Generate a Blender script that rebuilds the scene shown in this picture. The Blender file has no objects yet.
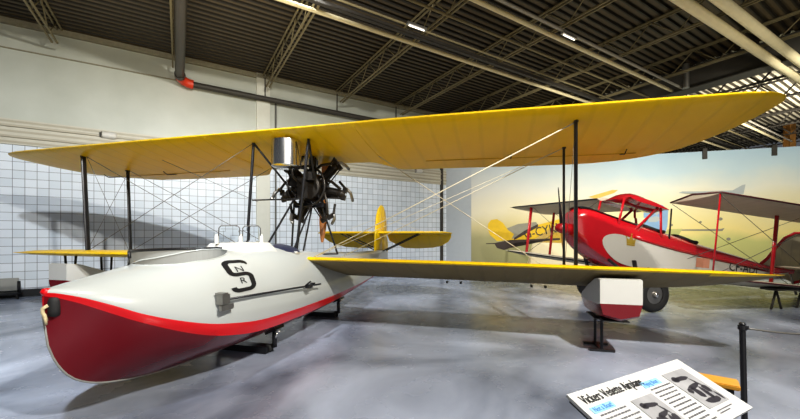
import bpy, bmesh, math, random
from math import sin, cos, pi, radians, sqrt
from mathutils import Vector, Matrix
from mathutils.bvhtree import BVHTree
random.seed(7)
COL = bpy.context.scene.collection
SC = bpy.context.scene

# ------------------------------------------------------------------ materials
def nodes(m):
    m.use_nodes = True
    return m.node_tree.nodes, m.node_tree.links

def mat(name, col, rough=0.5, metal=0.0, coat=0.0, noise=0.0, nscale=6.0, bump=0.0, bscale=40.0, spec=0.5):
    m = bpy.data.materials.new(name)
    N, L = nodes(m)
    b = N['Principled BSDF']
    b.inputs['Roughness'].default_value = rough
    b.inputs['Metallic'].default_value = metal
    b.inputs['Coat Weight'].default_value = coat
    b.inputs['Coat Roughness'].default_value = 0.08
    b.inputs['Specular IOR Level'].default_value = spec
    tc = N.new('ShaderNodeTexCoord')
    nz = N.new('ShaderNodeTexNoise'); nz.inputs['Scale'].default_value = nscale
    nz.inputs['Detail'].default_value = 5
    L.new(tc.outputs['Object'], nz.inputs['Vector'])
    mx = N.new('ShaderNodeMix'); mx.data_type = 'RGBA'
    d = 1 - noise
    mx.inputs[6].default_value = (col[0]*d, col[1]*d, col[2]*d, 1)
    mx.inputs[7].default_value = (min(1, col[0]*(1+noise)), min(1, col[1]*(1+noise)), min(1, col[2]*(1+noise)), 1)
    L.new(nz.outputs['Fac'], mx.inputs[0])
    L.new(mx.outputs[2], b.inputs['Base Color'])
    if bump:
        n2 = N.new('ShaderNodeTexNoise'); n2.inputs['Scale'].default_value = bscale
        L.new(tc.outputs['Object'], n2.inputs['Vector'])
        bp = N.new('ShaderNodeBump'); bp.inputs['Strength'].default_value = bump
        bp.inputs['Distance'].default_value = 0.02
        L.new(n2.outputs['Fac'], bp.inputs['Height'])
        L.new(bp.outputs['Normal'], b.inputs['Normal'])
    return m

def fabric(name, col, rib=0.36, strength=0.35, dark=0.12, rough=0.5):
    """doped fabric stretched over ribs that run along local y, spaced along local x"""
    m = mat(name, col, rough=rough, noise=0.05, nscale=3)
    N, L = nodes(m); b = N['Principled BSDF']
    tc = N.new('ShaderNodeTexCoord'); sp = N.new('ShaderNodeSeparateXYZ')
    L.new(tc.outputs['Object'], sp.inputs[0])
    mu = N.new('ShaderNodeMath'); mu.operation = 'MULTIPLY'; mu.inputs[1].default_value = 2*pi/rib
    L.new(sp.outputs['X'], mu.inputs[0])
    co = N.new('ShaderNodeMath'); co.operation = 'COSINE'; L.new(mu.outputs[0], co.inputs[0])
    pw = N.new('ShaderNodeMapRange'); pw.inputs[1].default_value = 0.75; pw.inputs[2].default_value = 1.0
    L.new(co.outputs[0], pw.inputs[0])
    bp = N.new('ShaderNodeBump'); bp.inputs['Strength'].default_value = strength; bp.inputs['Distance'].default_value = 0.01
    L.new(pw.outputs[0], bp.inputs['Height']); L.new(bp.outputs['Normal'], b.inputs['Normal'])
    old = b.inputs['Base Color'].links[0].from_socket
    mx = N.new('ShaderNodeMix'); mx.data_type = 'RGBA'
    f = N.new('ShaderNodeMath'); f.operation = 'MULTIPLY'; f.inputs[1].default_value = dark
    L.new(pw.outputs[0], f.inputs[0]); L.new(f.outputs[0], mx.inputs[0])
    L.new(old, mx.inputs[6]); mx.inputs[7].default_value = (col[0]*.4, col[1]*.4, col[2]*.4, 1)
    L.new(mx.outputs[2], b.inputs['Base Color'])
    return m

M = {}
M['yellow'] = fabric('yellow doped fabric', (0.86, 0.56, 0.006), rib=0.33, strength=0.25, dark=0.10, rough=0.34)
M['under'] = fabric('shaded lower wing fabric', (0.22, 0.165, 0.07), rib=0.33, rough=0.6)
M['white'] = mat('white gloss paint', (0.50, 0.52, 0.50), rough=0.28, coat=0.5, noise=0.04, nscale=2)
M['white2'] = mat('white matt paint', (0.60, 0.59, 0.55), rough=0.5, noise=0.03)
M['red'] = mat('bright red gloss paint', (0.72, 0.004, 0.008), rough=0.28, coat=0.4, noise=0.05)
M['dred'] = mat('shade-darkened red bottom paint', (0.17, 0.004, 0.010), rough=0.24, coat=0.25, noise=0.08, nscale=2)  # hull red darkened so the colour itself holds the shade below the chine
M['mred'] = mat('crimson aircraft dope', (0.55, 0.012, 0.022), rough=0.22, coat=0.8, noise=0.08, nscale=8)
M['black'] = mat('black painted tube', (0.012, 0.012, 0.014), rough=0.35, noise=0.1)
M['rubber'] = mat('black rubber', (0.018, 0.018, 0.018), rough=0.7, noise=0.2)
M['grey'] = mat('light grey interior', (0.30, 0.30, 0.28), rough=0.5, noise=0.08)
M['chrome'] = mat('polished metal', (0.80, 0.78, 0.74), rough=0.18, metal=1.0)
M['steel'] = mat('dull steel', (0.35, 0.34, 0.32), rough=0.4, metal=0.9, noise=0.2)
M['engine'] = mat('blackened engine metal', (0.045, 0.04, 0.035), rough=0.35, metal=0.6, noise=0.4, nscale=20)
M['wood'] = mat('varnished propeller wood', (0.42, 0.17, 0.05), rough=0.3, coat=0.5, noise=0.35, nscale=9)
M['bwood'] = mat('golden varnished wood', (0.55, 0.27, 0.03), rough=0.35, coat=0.4, noise=0.2, nscale=12)
M['wire'] = mat('pale bracing wire', (0.70, 0.66, 0.52), rough=0.4, noise=0.05)
M['dwire'] = mat('dark bracing wire', (0.10, 0.095, 0.085), rough=0.4, noise=0.05)
M['silver'] = fabric('silver doped fabric', (0.38, 0.36, 0.31), rib=0.3, strength=0.3, rough=0.5)
M['glass'] = None
M['rope'] = mat('pale rope', (0.6, 0.5, 0.3), rough=0.9, noise=0.3, nscale=60)
M['gold'] = mat('gold emblem paint', (0.45, 0.32, 0.05), rough=0.4, noise=0.2)
M['ink'] = mat('black ink', (0.012, 0.012, 0.014), rough=0.5)
M['blueink'] = mat('blue ink', (0.004, 0.09, 0.30), rough=0.5)
M['greyink'] = mat('grey ink', (0.10, 0.10, 0.11), rough=0.5)
M['paper'] = mat('sign panel laminate', (0.50, 0.50, 0.49), rough=0.4, coat=0.1, noise=0.02)
M['fadedblue'] = mat('pale blue wash', (0.22, 0.42, 0.60), rough=0.5)
M['pipe'] = mat('dark brown iron pipe', (0.035, 0.028, 0.02), rough=0.4, noise=0.2)
M['pipewhite'] = mat('cream painted pipe', (0.72, 0.64, 0.42), rough=0.45, noise=0.12)
M['elbow'] = mat('red pipe fitting', (0.62, 0.05, 0.015), rough=0.45, noise=0.1)
M['joist'] = mat('painted steel joist', (0.20, 0.17, 0.095), rough=0.6, noise=0.2)
M['jdark'] = mat('dark steel joist', (0.05, 0.045, 0.038), rough=0.6, noise=0.2)
def glassmat():
    m = bpy.data.materials.new('clear perspex'); N, L = nodes(m); b = N['Principled BSDF']
    b.inputs['Base Color'].default_value = (0.9, 0.95, 0.97, 1); b.inputs['Roughness'].default_value = 0.03
    b.inputs['Transmission Weight'].default_value = 1.0; b.inputs['IOR'].default_value = 1.05
    return m
M['glass'] = glassmat()

def wall_mat():
    """left wall: local x along wall, z up. tile grid below 3.75 m, painted above"""
    m = bpy.data.materials.new('painted and tiled wall'); N, L = nodes(m); b = N['Principled BSDF']
    tc = N.new('ShaderNodeTexCoord'); sp = N.new('ShaderNodeSeparateXYZ'); L.new(tc.outputs['Object'], sp.inputs[0])
    cb = N.new('ShaderNodeCombineXYZ'); L.new(sp.outputs['X'], cb.inputs['X']); L.new(sp.outputs['Z'], cb.inputs['Y'])
    br = N.new('ShaderNodeTexBrick'); br.offset = 0.0; br.inputs['Scale'].default_value = 1
    br.inputs['Brick Width'].default_value = 0.22; br.inputs['Row Height'].default_value = 0.208
    br.inputs['Mortar Size'].default_value = 0.006; br.inputs['Mortar Smooth'].default_value = 0.2
    br.inputs['Color1'].default_value = (0.72, 0.77, 0.83, 1); br.inputs['Color2'].default_value = (0.62, 0.68, 0.74, 1)
    br.inputs['Mortar'].default_value = (0.17, 0.18, 0.20, 1)
    L.new(cb.outputs[0], br.inputs['Vector'])
    nz = N.new('ShaderNodeTexNoise'); nz.inputs['Scale'].default_value = 0.7; nz.inputs['Detail'].default_value = 6
    L.new(tc.outputs['Object'], nz.inputs['Vector'])
    pr = N.new('ShaderNodeMix'); pr.data_type = 'RGBA'
    pr.inputs[6].default_value = (0.34, 0.36, 0.31, 1); pr.inputs[7].default_value = (0.60, 0.62, 0.56, 1)
    L.new(nz.outputs['Fac'], pr.inputs[0])
    gt = N.new('ShaderNodeMath'); gt.operation = 'GREATER_THAN'; gt.inputs[1].default_value = 3.76
    L.new(sp.outputs['Z'], gt.inputs[0])
    mx = N.new('ShaderNodeMix'); mx.data_type = 'RGBA'
    L.new(gt.outputs[0], mx.inputs[0]); L.new(br.outputs['Color'], mx.inputs[6]); L.new(pr.outputs[2], mx.inputs[7])
    L.new(mx.outputs[2], b.inputs['Base Color'])
    b.inputs['Roughness'].default_value = 0.42
    return m

def floor_mat():
    m = bpy.data.materials.new('polished epoxy floor'); N, L = nodes(m); b = N['Principled BSDF']
    tc = N.new('ShaderNodeTexCoord')
    nz = N.new('ShaderNodeTexNoise'); nz.inputs['Scale'].default_value = 0.55; nz.inputs['Detail'].default_value = 7
    nz.inputs['Distortion'].default_value = 0.6
    L.new(tc.outputs['Object'], nz.inputs['Vector'])
    r = N.new('ShaderNodeValToRGB'); r.color_ramp.elements[0].position = 0.35; r.color_ramp.elements[1].position = 0.68
    r.color_ramp.elements[0].color = (0.13, 0.15, 0.20, 1); r.color_ramp.elements[1].color = (0.55, 0.61, 0.76, 1)
    L.new(nz.outputs['Fac'], r.inputs[0]); L.new(r.outputs[0], b.inputs['Base Color'])
    n2 = N.new('ShaderNodeTexNoise'); n2.inputs['Scale'].default_value = 2.2; n2.inputs['Detail'].default_value = 6
    L.new(tc.outputs['Object'], n2.inputs['Vector'])
    mr = N.new('ShaderNodeMapRange'); mr.inputs[3].default_value = 0.16; mr.inputs[4].default_value = 0.36
    L.new(n2.outputs['Fac'], mr.inputs[0]); L.new(mr.outputs[0], b.inputs['Roughness'])
    bp = N.new('ShaderNodeBump'); bp.inputs['Strength'].default_value = 0.06; bp.inputs['Distance'].default_value = 0.01
    L.new(n2.outputs['Fac'], bp.inputs['Height']); L.new(bp.outputs['Normal'], b.inputs['Normal'])
    return m

def mural_mat(W, Hh):
    """painted sky mural; local x 0..W, z 0..Hh"""
    m = bpy.data.materials.new('painted sky mural'); N, L = nodes(m); b = N['Principled BSDF']
    tc = N.new('ShaderNodeTexCoord'); sp = N.new('ShaderNodeSeparateXYZ'); L.new(tc.outputs['Object'], sp.inputs[0])
    def ramp(src, a, c, stops):
        mr = N.new('ShaderNodeMapRange'); mr.inputs[1].default_value = a; mr.inputs[2].default_value = c
        L.new(src, mr.inputs[0]); rr = N.new('ShaderNodeValToRGB'); L.new(mr.outputs[0], rr.inputs[0])
        e = rr.color_ramp.elements
        e[0].position, e[0].color = stops[0]; e[1].position, e[1].color = stops[-1]
        for s in stops[1:-1]:
            q = e.new(s[0]); q.color = s[1]
        return rr.outputs[0]
    nz = N.new('ShaderNodeTexNoise'); nz.inputs['Scale'].default_value = 0.55; nz.inputs['Detail'].default_value = 7
    L.new(tc.outputs['Object'], nz.inputs['Vector'])
    ad = N.new('ShaderNodeMath'); ad.operation = 'MULTIPLY_ADD'; ad.inputs[1].default_value = 1.1; 
    L.new(nz.outputs['Fac'], ad.inputs[0]); L.new(sp.outputs['Z'], ad.inputs[2])
    zc = ad.outputs[0]
    z0 = 0.55
    left = ramp(zc, z0, Hh+z0, [(0.0, (0.26, 0.25, 0.13, 1)), (0.30, (0.34, 0.32, 0.18, 1)), (0.42, (0.58, 0.52, 0.30, 1)), (0.55, (0.74, 0.70, 0.55, 1)), (0.75, (0.62, 0.62, 0.58, 1)), (1.0, (0.42, 0.46, 0.48, 1))])
    right = ramp(zc, z0, Hh+z0, [(0.0, (0.44, 0.43, 0.18, 1)), (0.28, (0.60, 0.60, 0.24, 1)), (0.36, (0.90, 0.76, 0.32, 1)), (0.55, (0.93, 0.84, 0.50, 1)), (0.70, (0.86, 0.86, 0.74, 1)), (0.85, (0.60, 0.74, 0.80, 1)), (1.0, (0.46, 0.62, 0.74, 1))])
    f = N.new('ShaderNodeMapRange'); f.inputs[1].default_value = 1.0; f.inputs[2].default_value = 8.0
    L.new(sp.outputs['X'], f.inputs[0])
    mx = N.new('ShaderNodeMix'); mx.data_type = 'RGBA'
    L.new(f.outputs[0], mx.inputs[0]); L.new(left, mx.inputs[6]); L.new(right, mx.inputs[7])
    L.new(mx.outputs[2], b.inputs['Base Color']); b.inputs['Roughness'].default_value = 0.8
    return m

def deck_mat(name, c0, c1):
    m = mat(name, c0, rough=0.55, noise=0.25, nscale=1.2)
    N, L = nodes(m); b = N['Principled BSDF']
    tc = N.new('ShaderNodeTexCoord'); sp = N.new('ShaderNodeSeparateXYZ'); L.new(tc.outputs['Object'], sp.inputs[0])
    mu = N.new('ShaderNodeMath'); mu.operation = 'MULTIPLY'; mu.inputs[1].default_value = 2*pi/0.20
    L.new(sp.outputs['Y'], mu.inputs[0])
    co = N.new('ShaderNodeMath'); co.operation = 'COSINE'; L.new(mu.outputs[0], co.inputs[0])
    mr = N.new('ShaderNodeMapRange'); mr.inputs[1].default_value = 0.3; mr.inputs[2].default_value = 0.6
    L.new(co.outputs[0], mr.inputs[0])
    mx = N.new('ShaderNodeMix'); mx.data_type = 'RGBA'; old = b.inputs['Base Color'].links[0].from_socket
    L.new(mr.outputs[0], mx.inputs[0]); L.new(old, mx.inputs[6]); mx.inputs[7].default_value = (*c1, 1)
    L.new(mx.outputs[2], b.inputs['Base Color'])
    return m

# ------------------------------------------------------------------ mesh helpers
def link(name, bm, mats, parent=None, smooth=False, kind=None, auto=None):
    bmesh.ops.recalc_face_normals(bm, faces=bm.faces)
    me = bpy.data.meshes.new(name); bm.to_mesh(me); bm.free()
    if not isinstance(mats, (list, tuple)): mats = [mats]
    for x in mats: me.materials.append(x)
    if smooth:
        for p in me.polygons: p.use_smooth = True
        if auto is not None:
            me.set_sharp_from_angle(angle=radians(auto))
    o = bpy.data.objects.new(name, me); COL.objects.link(o)
    if parent: o.parent = parent
    if kind: o['kind'] = kind
    return o

def tag(o, label, cat, group=None):
    o['label'] = label; o['category'] = cat
    if group: o['group'] = group
    return o

def thing(name, label, cat, loc=(0, 0, 0), rot=(0, 0, 0), group=None):
    o = bpy.data.objects.new(name, None); o.empty_display_size = 0.1; COL.objects.link(o)
    o.location = loc; o.rotation_euler = rot
    return tag(o, label, cat, group)

def frame_of(d):
    d = d.normalized()
    up = Vector((0, 0, 1)) if abs(d.z) < 0.95 else Vector((1, 0, 0))
    x = d.cross(up).normalized(); y = x.cross(d).normalized()
    return x, y

def tube(bm, pts, r, n=8, mi=0, caps=True, flat=1.0, fdir=None, closed=False):
    """tube through pts; r number or list; flat<1 squashes along 2nd axis"""
    pts = [Vector(p) for p in pts]; k = len(pts)
    if not isinstance(r, (list, tuple)): r = [r]*k
    rings = []
    px = None
    for i, p in enumerate(pts):
        if closed: d = pts[(i+1) % k] - pts[i-1]
        elif i == 0: d = pts[1]-p
        elif i == k-1: d = p-pts[-2]
        else: d = pts[i+1]-pts[i-1]
        if px is None:
            if fdir is not None:
                px = Vector(fdir); px = (px - d.normalized()*px.dot(d.normalized())).normalized()
            else: px, _ = frame_of(d)
        dn = d.normalized()
        px = (px - dn*px.dot(dn)).normalized(); py = dn.cross(px)
        rings.append([bm.verts.new(p + px*cos(2*pi*j/n)*r[i] + py*sin(2*pi*j/n)*r[i]*flat) for j in range(n)])
    R = range(k) if closed else range(k-1)
    for i in R:
        a, b2 = rings[i], rings[(i+1) % k]
        for j in range(n):
            f = bm.faces.new((a[j], a[(j+1) % n], b2[(j+1) % n], b2[j])); f.material_index = mi; f.smooth = True
    if caps and not closed:
        f = bm.faces.new(rings[0][::-1]); f.material_index = mi
        f = bm.faces.new(rings[-1]); f.material_index = mi

def box(bm, c, s, rot=None, mi=0):
    g = bmesh.ops.create_cube(bm, size=1)
    mtx = Matrix.Translation(Vector(c)) @ (rot.to_4x4() if rot is not None else Matrix()) @ Matrix.Diagonal((*s, 1))
    bmesh.ops.transform(bm, matrix=mtx, verts=g['verts'])
    for v in g['verts']:
        for f in v.link_faces: f.material_index = mi

def lathe(bm, prof, c=(0, 0, 0), axis='z', n=24, mi=0, capped=True):
    """prof list of (r,h)"""
    rings = []
    c = Vector(c)
    for r, h in prof:
        ring = []
        for j in range(n):
            a = 2*pi*j/n; u, v = r*cos(a), r*sin(a)
            p = {'z': (u, v, h), 'y': (u, h, v), 'x': (h, u, v)}[axis]
            ring.append(bm.verts.new(c+Vector(p)))
        rings.append(ring)
    for i in range(len(rings)-1):
        for j in range(n):
            f = bm.faces.new((rings[i][j], rings[i][(j+1) % n], rings[i+1][(j+1) % n], rings[i+1][j])); f.material_index = mi
    if capped:
        for q in (rings[0][::-1], rings[-1]):
            f = bm.faces.new(q); f.material_index = mi

def loft(bm, rings, mi=None, closed=True, cap0=True, cap1=True):
    vs = [[bm.verts.new(p) for p in r] for r in rings]
    n = len(vs[0])
    for i in range(len(vs)-1):
        for j in range(n if closed else n-1):
            f = bm.faces.new((vs[i][j], vs[i][(j+1) % n], vs[i+1][(j+1) % n], vs[i+1][j]))
            if mi: f.material_index = mi(i, j)
    if cap0: bm.faces.new(vs[0][::-1])
    if cap1: bm.faces.new(vs[-1])
    return vs

def lerp(tab, x):
    if x <= tab[0][0]: return tab[0][1:] if len(tab[0]) > 2 else tab[0][1]
    for a, b in zip(tab, tab[1:]):
        if x <= b[0]:
            t = (x-a[0])/(b[0]-a[0])
            r = [p+(q-p)*t for p, q in zip(a[1:], b[1:])]
            return r if len(r) > 1 else r[0]
    return tab[-1][1:] if len(tab[-1]) > 2 else tab[-1][1]

def smooth_lerp(tab, x):
    """catmull-rom on table of (x, v...)"""
    n = len(tab)
    if x <= tab[0][0]: return list(tab[0][1:])
    if x >= tab[-1][0]: return list(tab[-1][1:])
    for i in range(n-1):
        if x <= tab[i+1][0]:
            p1, p2 = tab[i], tab[i+1]
            p0 = tab[i-1] if i > 0 else p1; p3 = tab[i+2] if i+2 < n else p2
            h = p2[0]-p1[0]; t = (x-p1[0])/h; out = []
            for k in range(1, len(p1)):
                m1 = (p2[k]-p0[k])/max(1e-6, p2[0]-p0[0])*h
                m2 = (p3[k]-p1[k])/max(1e-6, p3[0]-p1[0])*h
                out.append((2*t**3-3*t**2+1)*p1[k]+(t**3-2*t**2+t)*m1+(-2*t**3+3*t**2)*p2[k]+(t**3-t**2)*m2)
            return out

def text_bm(body, size, res=3, align='CENTER', extr=0.0):
    cu = bpy.data.curves.new('t', 'FONT'); cu.body = body; cu.size = size; cu.align_x = align; cu.align_y = 'CENTER'
    cu.resolution_u = res; cu.extrude = extr
    o = bpy.data.objects.new('t', cu); COL.objects.link(o)
    dg = bpy.context.evaluated_depsgraph_get()
    me = bpy.data.meshes.new_from_object(o.evaluated_get(dg))
    bm = bmesh.new(); bm.from_mesh(me)
    bpy.data.objects.remove(o); bpy.data.curves.remove(cu); bpy.data.meshes.remove(me)
    bmesh.ops.triangulate(bm, faces=bm.faces)
    for f in bm.faces: f.material_index = 0
    return bm

def densify(bm, ln):
    for _ in range(6):
        es = [e for e in bm.edges if e.calc_length() > ln]
        if not es: break
        bmesh.ops.subdivide_edges(bm, edges=es, cuts=1)
        bmesh.ops.triangulate(bm, faces=bm.faces)

# ------------------------------------------------------------------ room
ROOMROT = math.atan2(0.523, 0.852)
W0 = Vector((-9.68, 8.70, 0))
RM = Matrix.Translation(W0) @ Matrix.Rotation(ROOMROT, 4, 'Z')     # local x along left wall, local -y into the room
CH = 6.8
def room_obj(name, bm, mats, parent=None, kind='structure', **k):
    o = link(name, bm, mats, None, **k)
    if parent: o.parent = parent
    else: o.matrix_world = RM
    if kind: o['kind'] = kind
    return o
bm = bmesh.new(); box(bm, (2.5, 0.15, CH/2), (22.6, 0.3, CH)); wall_left = room_obj('wall_left', bm, wall_mat())
# pilaster and ledge mouldings on the left wall
bm = bmesh.new(); box(bm, (6.05, -0.05, CH/2), (0.42, 0.1, CH)); room_obj('pilaster', bm, mat('pilaster paint', (0.60, 0.60, 0.53), 0.5, noise=0.06), wall_left, kind=None)
bm = bmesh.new()
for i, z in enumerate((3.80, 3.93, 4.06, 4.19, 4.30)):
    box(bm, (2.5, -0.03-0.02*(i % 2), z), (22.4, 0.06+0.04*(i % 2), 0.05))
box(bm, (2.5, -0.025, 4.05), (22.4, 0.05, 0.62), mi=1)
led = room_obj('trim_1', bm, [mat('moulding paint', (0.40, 0.37, 0.29), 0.5, noise=0.1), mat('moulding recess', (0.52, 0.50, 0.42), 0.5, noise=0.1)])
bm = bmesh.new(); box(bm, (2.5, -0.02, 6.08), (22.4, 0.04, 0.025)); box(bm, (2.5, -0.05, 6.72), (22.4, 0.1, 0.14), mi=0)
room_obj('trim_2', bm, mat('seam strip', (0.26, 0.24, 0.17), 0.6, noise=0.3, nscale=12))
bm = bmesh.new(); box(bm, (13.45, -0.06, 3.2), (0.09, 0.12, 6.4)); room_obj('trim_3', bm, M['jdark'])
bm = bmesh.new(); box(bm, (2.5, -0.02, 0.09), (22.4, 0.04, 0.18)); room_obj('baseboard_left', bm, mat('dark skirting', (0.03, 0.03, 0.032), 0.5))
bm = bmesh.new(); box(bm, (6.45, -0.05, 3.1), (0.045, 0.07, 6.0)); room_obj('conduit', bm, mat('conduit grey', (0.10, 0.10, 0.09), 0.5), wall_left, kind=None)

# floor
bm = bmesh.new(); box(bm, (4, 8, -0.05), (60, 50, 0.1)); fl = link('floor', bm, floor_mat(), kind='structure')

# ceiling with ribbed deck
def deck(x0, x1, y0, y1, z, name, m):
    bm = bmesh.new(); P = 0.20; prof = []
    y = y0
    while y < y1:
        prof += [(y, z), (y+P*.55, z), (y+P*.62, z+.05), (y+P*.93, z+.05)]
        y += P
    prof.append((y, z))
    a = [bm.verts.new((x0, q[0], q[1])) for q in prof]; c = [bm.verts.new((x1, q[0], q[1])) for q in prof]
    for i in range(len(prof)-1): bm.faces.new((a[i], a[i+1], c[i+1], c[i]))
    t = [bm.verts.new(p) for p in ((x0, y0, z+.3), (x1, y0, z+.3), (x1, y, z+.3), (x0, y, z+.3))]; bm.faces.new(t)
    return room_obj(name, bm, m)
ceil = deck(-8.8, 17.3, -19, 0.3, CH, 'ceiling', deck_mat('dark ribbed steel roof deck', (0.085, 0.062, 0.032), (0.022, 0.018, 0.012)))
ceil2 = deck(17.3, 34, -19, 12, CH+.25, 'ceiling_far', deck_mat('pale ribbed steel roof deck', (0.75, 0.70, 0.55), (0.08, 0.07, 0.05)))
def joist(x, y0, y1, top, dep, m, parent, th=0.028, name='roof_joist', zig=0.55):
    bm = bmesh.new()
    for yy in (-0.05, 0.05):
        box(bm, (x+yy, (y0+y1)/2, top), (0.035, y1-y0, 0.035))
        box(bm, (x+yy, (y0+y1)/2-.2, top-dep), (0.035, y1-y0-.6, 0.035))
    y = y0+.2; k = 0
    while y < y1-zig:
        tube(bm, [(x, y, top if k % 2 else top-dep), (x, y+zig, top-dep if k % 2 else top)], th*.55, n=5)
        y += zig; k += 1
    return room_obj(name, bm, m, parent, kind=None)
for i in range(-3, 7):
    joist(1.1+2.5*i, -18.8, -0.02, CH-.04, 0.52, M['joist'], ceil)
for i in range(6):
    joist(19.5+2.3*i, -18.8, 11, CH+.2, 0.6, M['jdark'], ceil2, th=.05)
bm = bmesh.new()
box(bm, (17.35, -4, CH-.10), (0.5, 30, 0.03)); box(bm, (17.35, -4, CH-.75), (0.5, 30, 0.03)); box(bm, (17.35, -4, CH-.42), (0.03, 30, 0.65))
room_obj('roof_girder', bm, mat('dark girder paint', (0.06, 0.056, 0.048), 0.6, noise=.15), ceil, kind=None)

def room_tube(name, pts, r, m, label, cat='pipe', group=None, n=12):
    bm = bmesh.new(); tube(bm, pts, r, n=n)
    o = link(name, bm, m, smooth=True, auto=50); o.matrix_world = RM
    return tag(o, label, cat, group)
# overhead pipes running parallel with the left wall
def hp(y, z, r, m, name, label, x0=-8.5, x1=30.0):
    return room_tube(name, [(x0, y, z), (x1, y, z)], r, m, label, 'pipe')
hp(-5.15, 6.20, 0.045, M['pipewhite'], 'sprinkler_pipe', 'pale rust-streaked pipe above the black duct, nearest the white wall')
hp(-5.85, 6.12, 0.022, M['joist'], 'conduit_pipe', 'thin pale conduit hung just below the black duct')
bm = bmesh.new(); box(bm, (10.7, -5.5, 6.18), (38.4, 0.10, 0.08)); o = link('cable_duct', bm, M['jdark']); o.matrix_world = RM
tag(o, 'long black cable duct crossing under the dark roof joists', 'duct')
hp(-6.45, 6.22, 0.03, M['joist'], 'conduit_pipe', 'dull brown conduit between the black duct and the double rail')
hp(-7.15, 6.20, 0.05, M['pipewhite'], 'sprinkler_pipe', 'pale pipe of the middle pair crossing above the large yellow wing')
hp(-7.5, 6.12, 0.035, mat('grey rail', (.30, .28, .24), .4, noise=.1), 'lighting_rail', 'grey lighting rail beside the pale middle pipe')
room_tube('large_pipe', [(-8.5, -8.72, 6.05), (30, -10.0, 6.05)], .10, M['pipewhite'], 'thick cream pipe overhead at the upper right, left one of the pair')
room_tube('large_pipe', [(-8.5, -9.20, 6.05), (30, -10.28, 6.05)], .10, M['pipewhite'], 'thick cream pipe overhead at the upper right, right one of the pair')
room_tube('vent_pipe', [(16.9, -7.67, 6.75), (16.9, -7.67, 6.02)], 0.09, M['steel'], 'short grey vertical pipe hanging from the roof above the yellow wing tip')
# drain pipe: along the joist to the wall, red elbow, then along the wall
dp = thing('drain_pipe', 'dark iron drain pipe with a red elbow turning along the white wall', 'pipe'); dp.matrix_world = RM
bm = bmesh.new(); tube(bm, [(3.72, -13, 6.05), (3.72, -0.55, 6.05)], 0.115, n=14); tube(bm, [(3.72, -0.62, 6.05), (3.72, -0.5, 6.05)], 0.14, n=14); link('pipe_run', bm, M['pipe'], dp, smooth=True, auto=50)
bm = bmesh.new(); tube(bm, [(3.72, -0.52, 6.05), (3.73, -0.36, 6.045), (3.80, -0.26, 6.02), (3.92, -0.22, 5.98), (4.06, -0.22, 5.97)], 0.13, n=14); link('elbow', bm, M['elbow'], dp, smooth=True, auto=50)
bm = bmesh.new(); tube(bm, [(4.05, -0.22, 5.97), (13.3, -0.22, 5.90)], 0.085, n=14)
for x in (6.1, 8.6, 11.1): box(bm, (x, -.12, 6.3), (.03, .03, .75)); 
link('wall_run', bm, M['jdark'], dp, smooth=True, auto=50)

# short glowing bars added to imitate bright glints near the rails
def glint_bar(x, y, z, label):
    t = thing('glint_strip', label, 'light'); t.matrix_world = RM @ Matrix.Translation((x, y, z))
    bm = bmesh.new(); box(bm, (0, 0, .04), (.5, .08, .05)); link('housing', bm, M['steel'], t)
    em = bpy.data.materials.new('glint glow'); N, L = nodes(em); N['Principled BSDF'].inputs['Emission Color'].default_value = (1, .93, .8, 1); N['Principled BSDF'].inputs['Emission Strength'].default_value = 1.6
    bm = bmesh.new(); tube(bm, [(-.2, 0, 0), (.2, 0, 0)], .014, n=10); link('lamp', bm, em, t, smooth=True)  # no real lamp: emissive bar added to stand in for a glint
glint_bar(8.1, -6.0, 6.02, 'small glowing bar added as a glint beside the black duct')
glint_bar(11.2, -7.55, 5.98, 'small glowing bar added as a glint under the grey lighting rail')

# mural wall
MA = Vector((2.03, 15.9, 0)); MD = Vector((11.85, -3.4, 0)).normalized()
MR = Matrix.Translation(MA) @ Matrix.Rotation(math.atan2(MD.y, MD.x), 4, 'Z')
MH = 4.62
bm = bmesh.new(); box(bm, (10, 0.12, MH/2), (20, 0.24, MH)); o = link('wall_right', bm, mat('pale blue grey wall', (0.40, 0.44, 0.48), .6, noise=.05), kind='structure'); o.matrix_world = MR
bm = bmesh.new(); box(bm, (10, -.02, .06), (20, .04, .12)); o = link('baseboard_right', bm, mat('dark skirting right', (0.05, 0.05, 0.045), .5), kind='structure'); o.matrix_world = MR
mural = thing('mural', 'large painted mural of a yellow evening sky with small aircraft behind the red biplane', 'mural'); mural.matrix_world = MR
bm = bmesh.new(); box(bm, (10.55, -.008, MH/2+.06), (18.9, .016, MH-.14)); link('canvas', bm, mural_mat(20, MH), mural)
def paint(name, polys, parent=mural, y=-.0175):
    mats = []; bm = bmesh.new()
    for k, (pts, m) in enumerate(polys):
        if m not in mats: mats.append(m)
        f = bm.faces.new([bm.verts.new((p[0], y-.0012*k, p[1])) for p in pts]); f.material_index = mats.index(m)
    bmesh.ops.triangulate(bm, faces=bm.faces)
    return link(name, bm, mats, parent)
def mpx(u, v):      # photo direction to a spot on the mural, used to lay out the painting in mural metres
    uu = (u-400)/360.0
    t = (MA.x-uu*MA.y)/(uu*MD.y-MD.x)
    Y = MA.y+MD.y*t
    return (t, 1.5+(236-v)/360.0*Y)
PY = mat('mural yellow', (0.75, 0.50, 0.03), .8, noise=.15); PG = mat('mural grey', (0.30, 0.29, 0.23), .8, noise=.1)
PD = mat('mural dark', (0.06, 0.045, 0.04), .8); PW = mat('mural pale', (0.50, 0.55, 0.56), .8, noise=.05); PB = mat('mural blue', (0.30, 0.48, 0.72), .8, noise=.25, nscale=3); PC = mat('mural cream', (.86, .76, .52), .8, noise=.05)
PO = mat('mural orange', (.85, .55, .14), .8, noise=.1); PP = mat('mural pink', (.6, .25, .18), .8)
def poly(l): return [mpx(*p) for p in l]
paint('painted_cream_cloud', [(poly([(531, 262), (526, 268), (610, 268), (600, 225), (560, 222), (533, 240)]), PC)])
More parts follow.
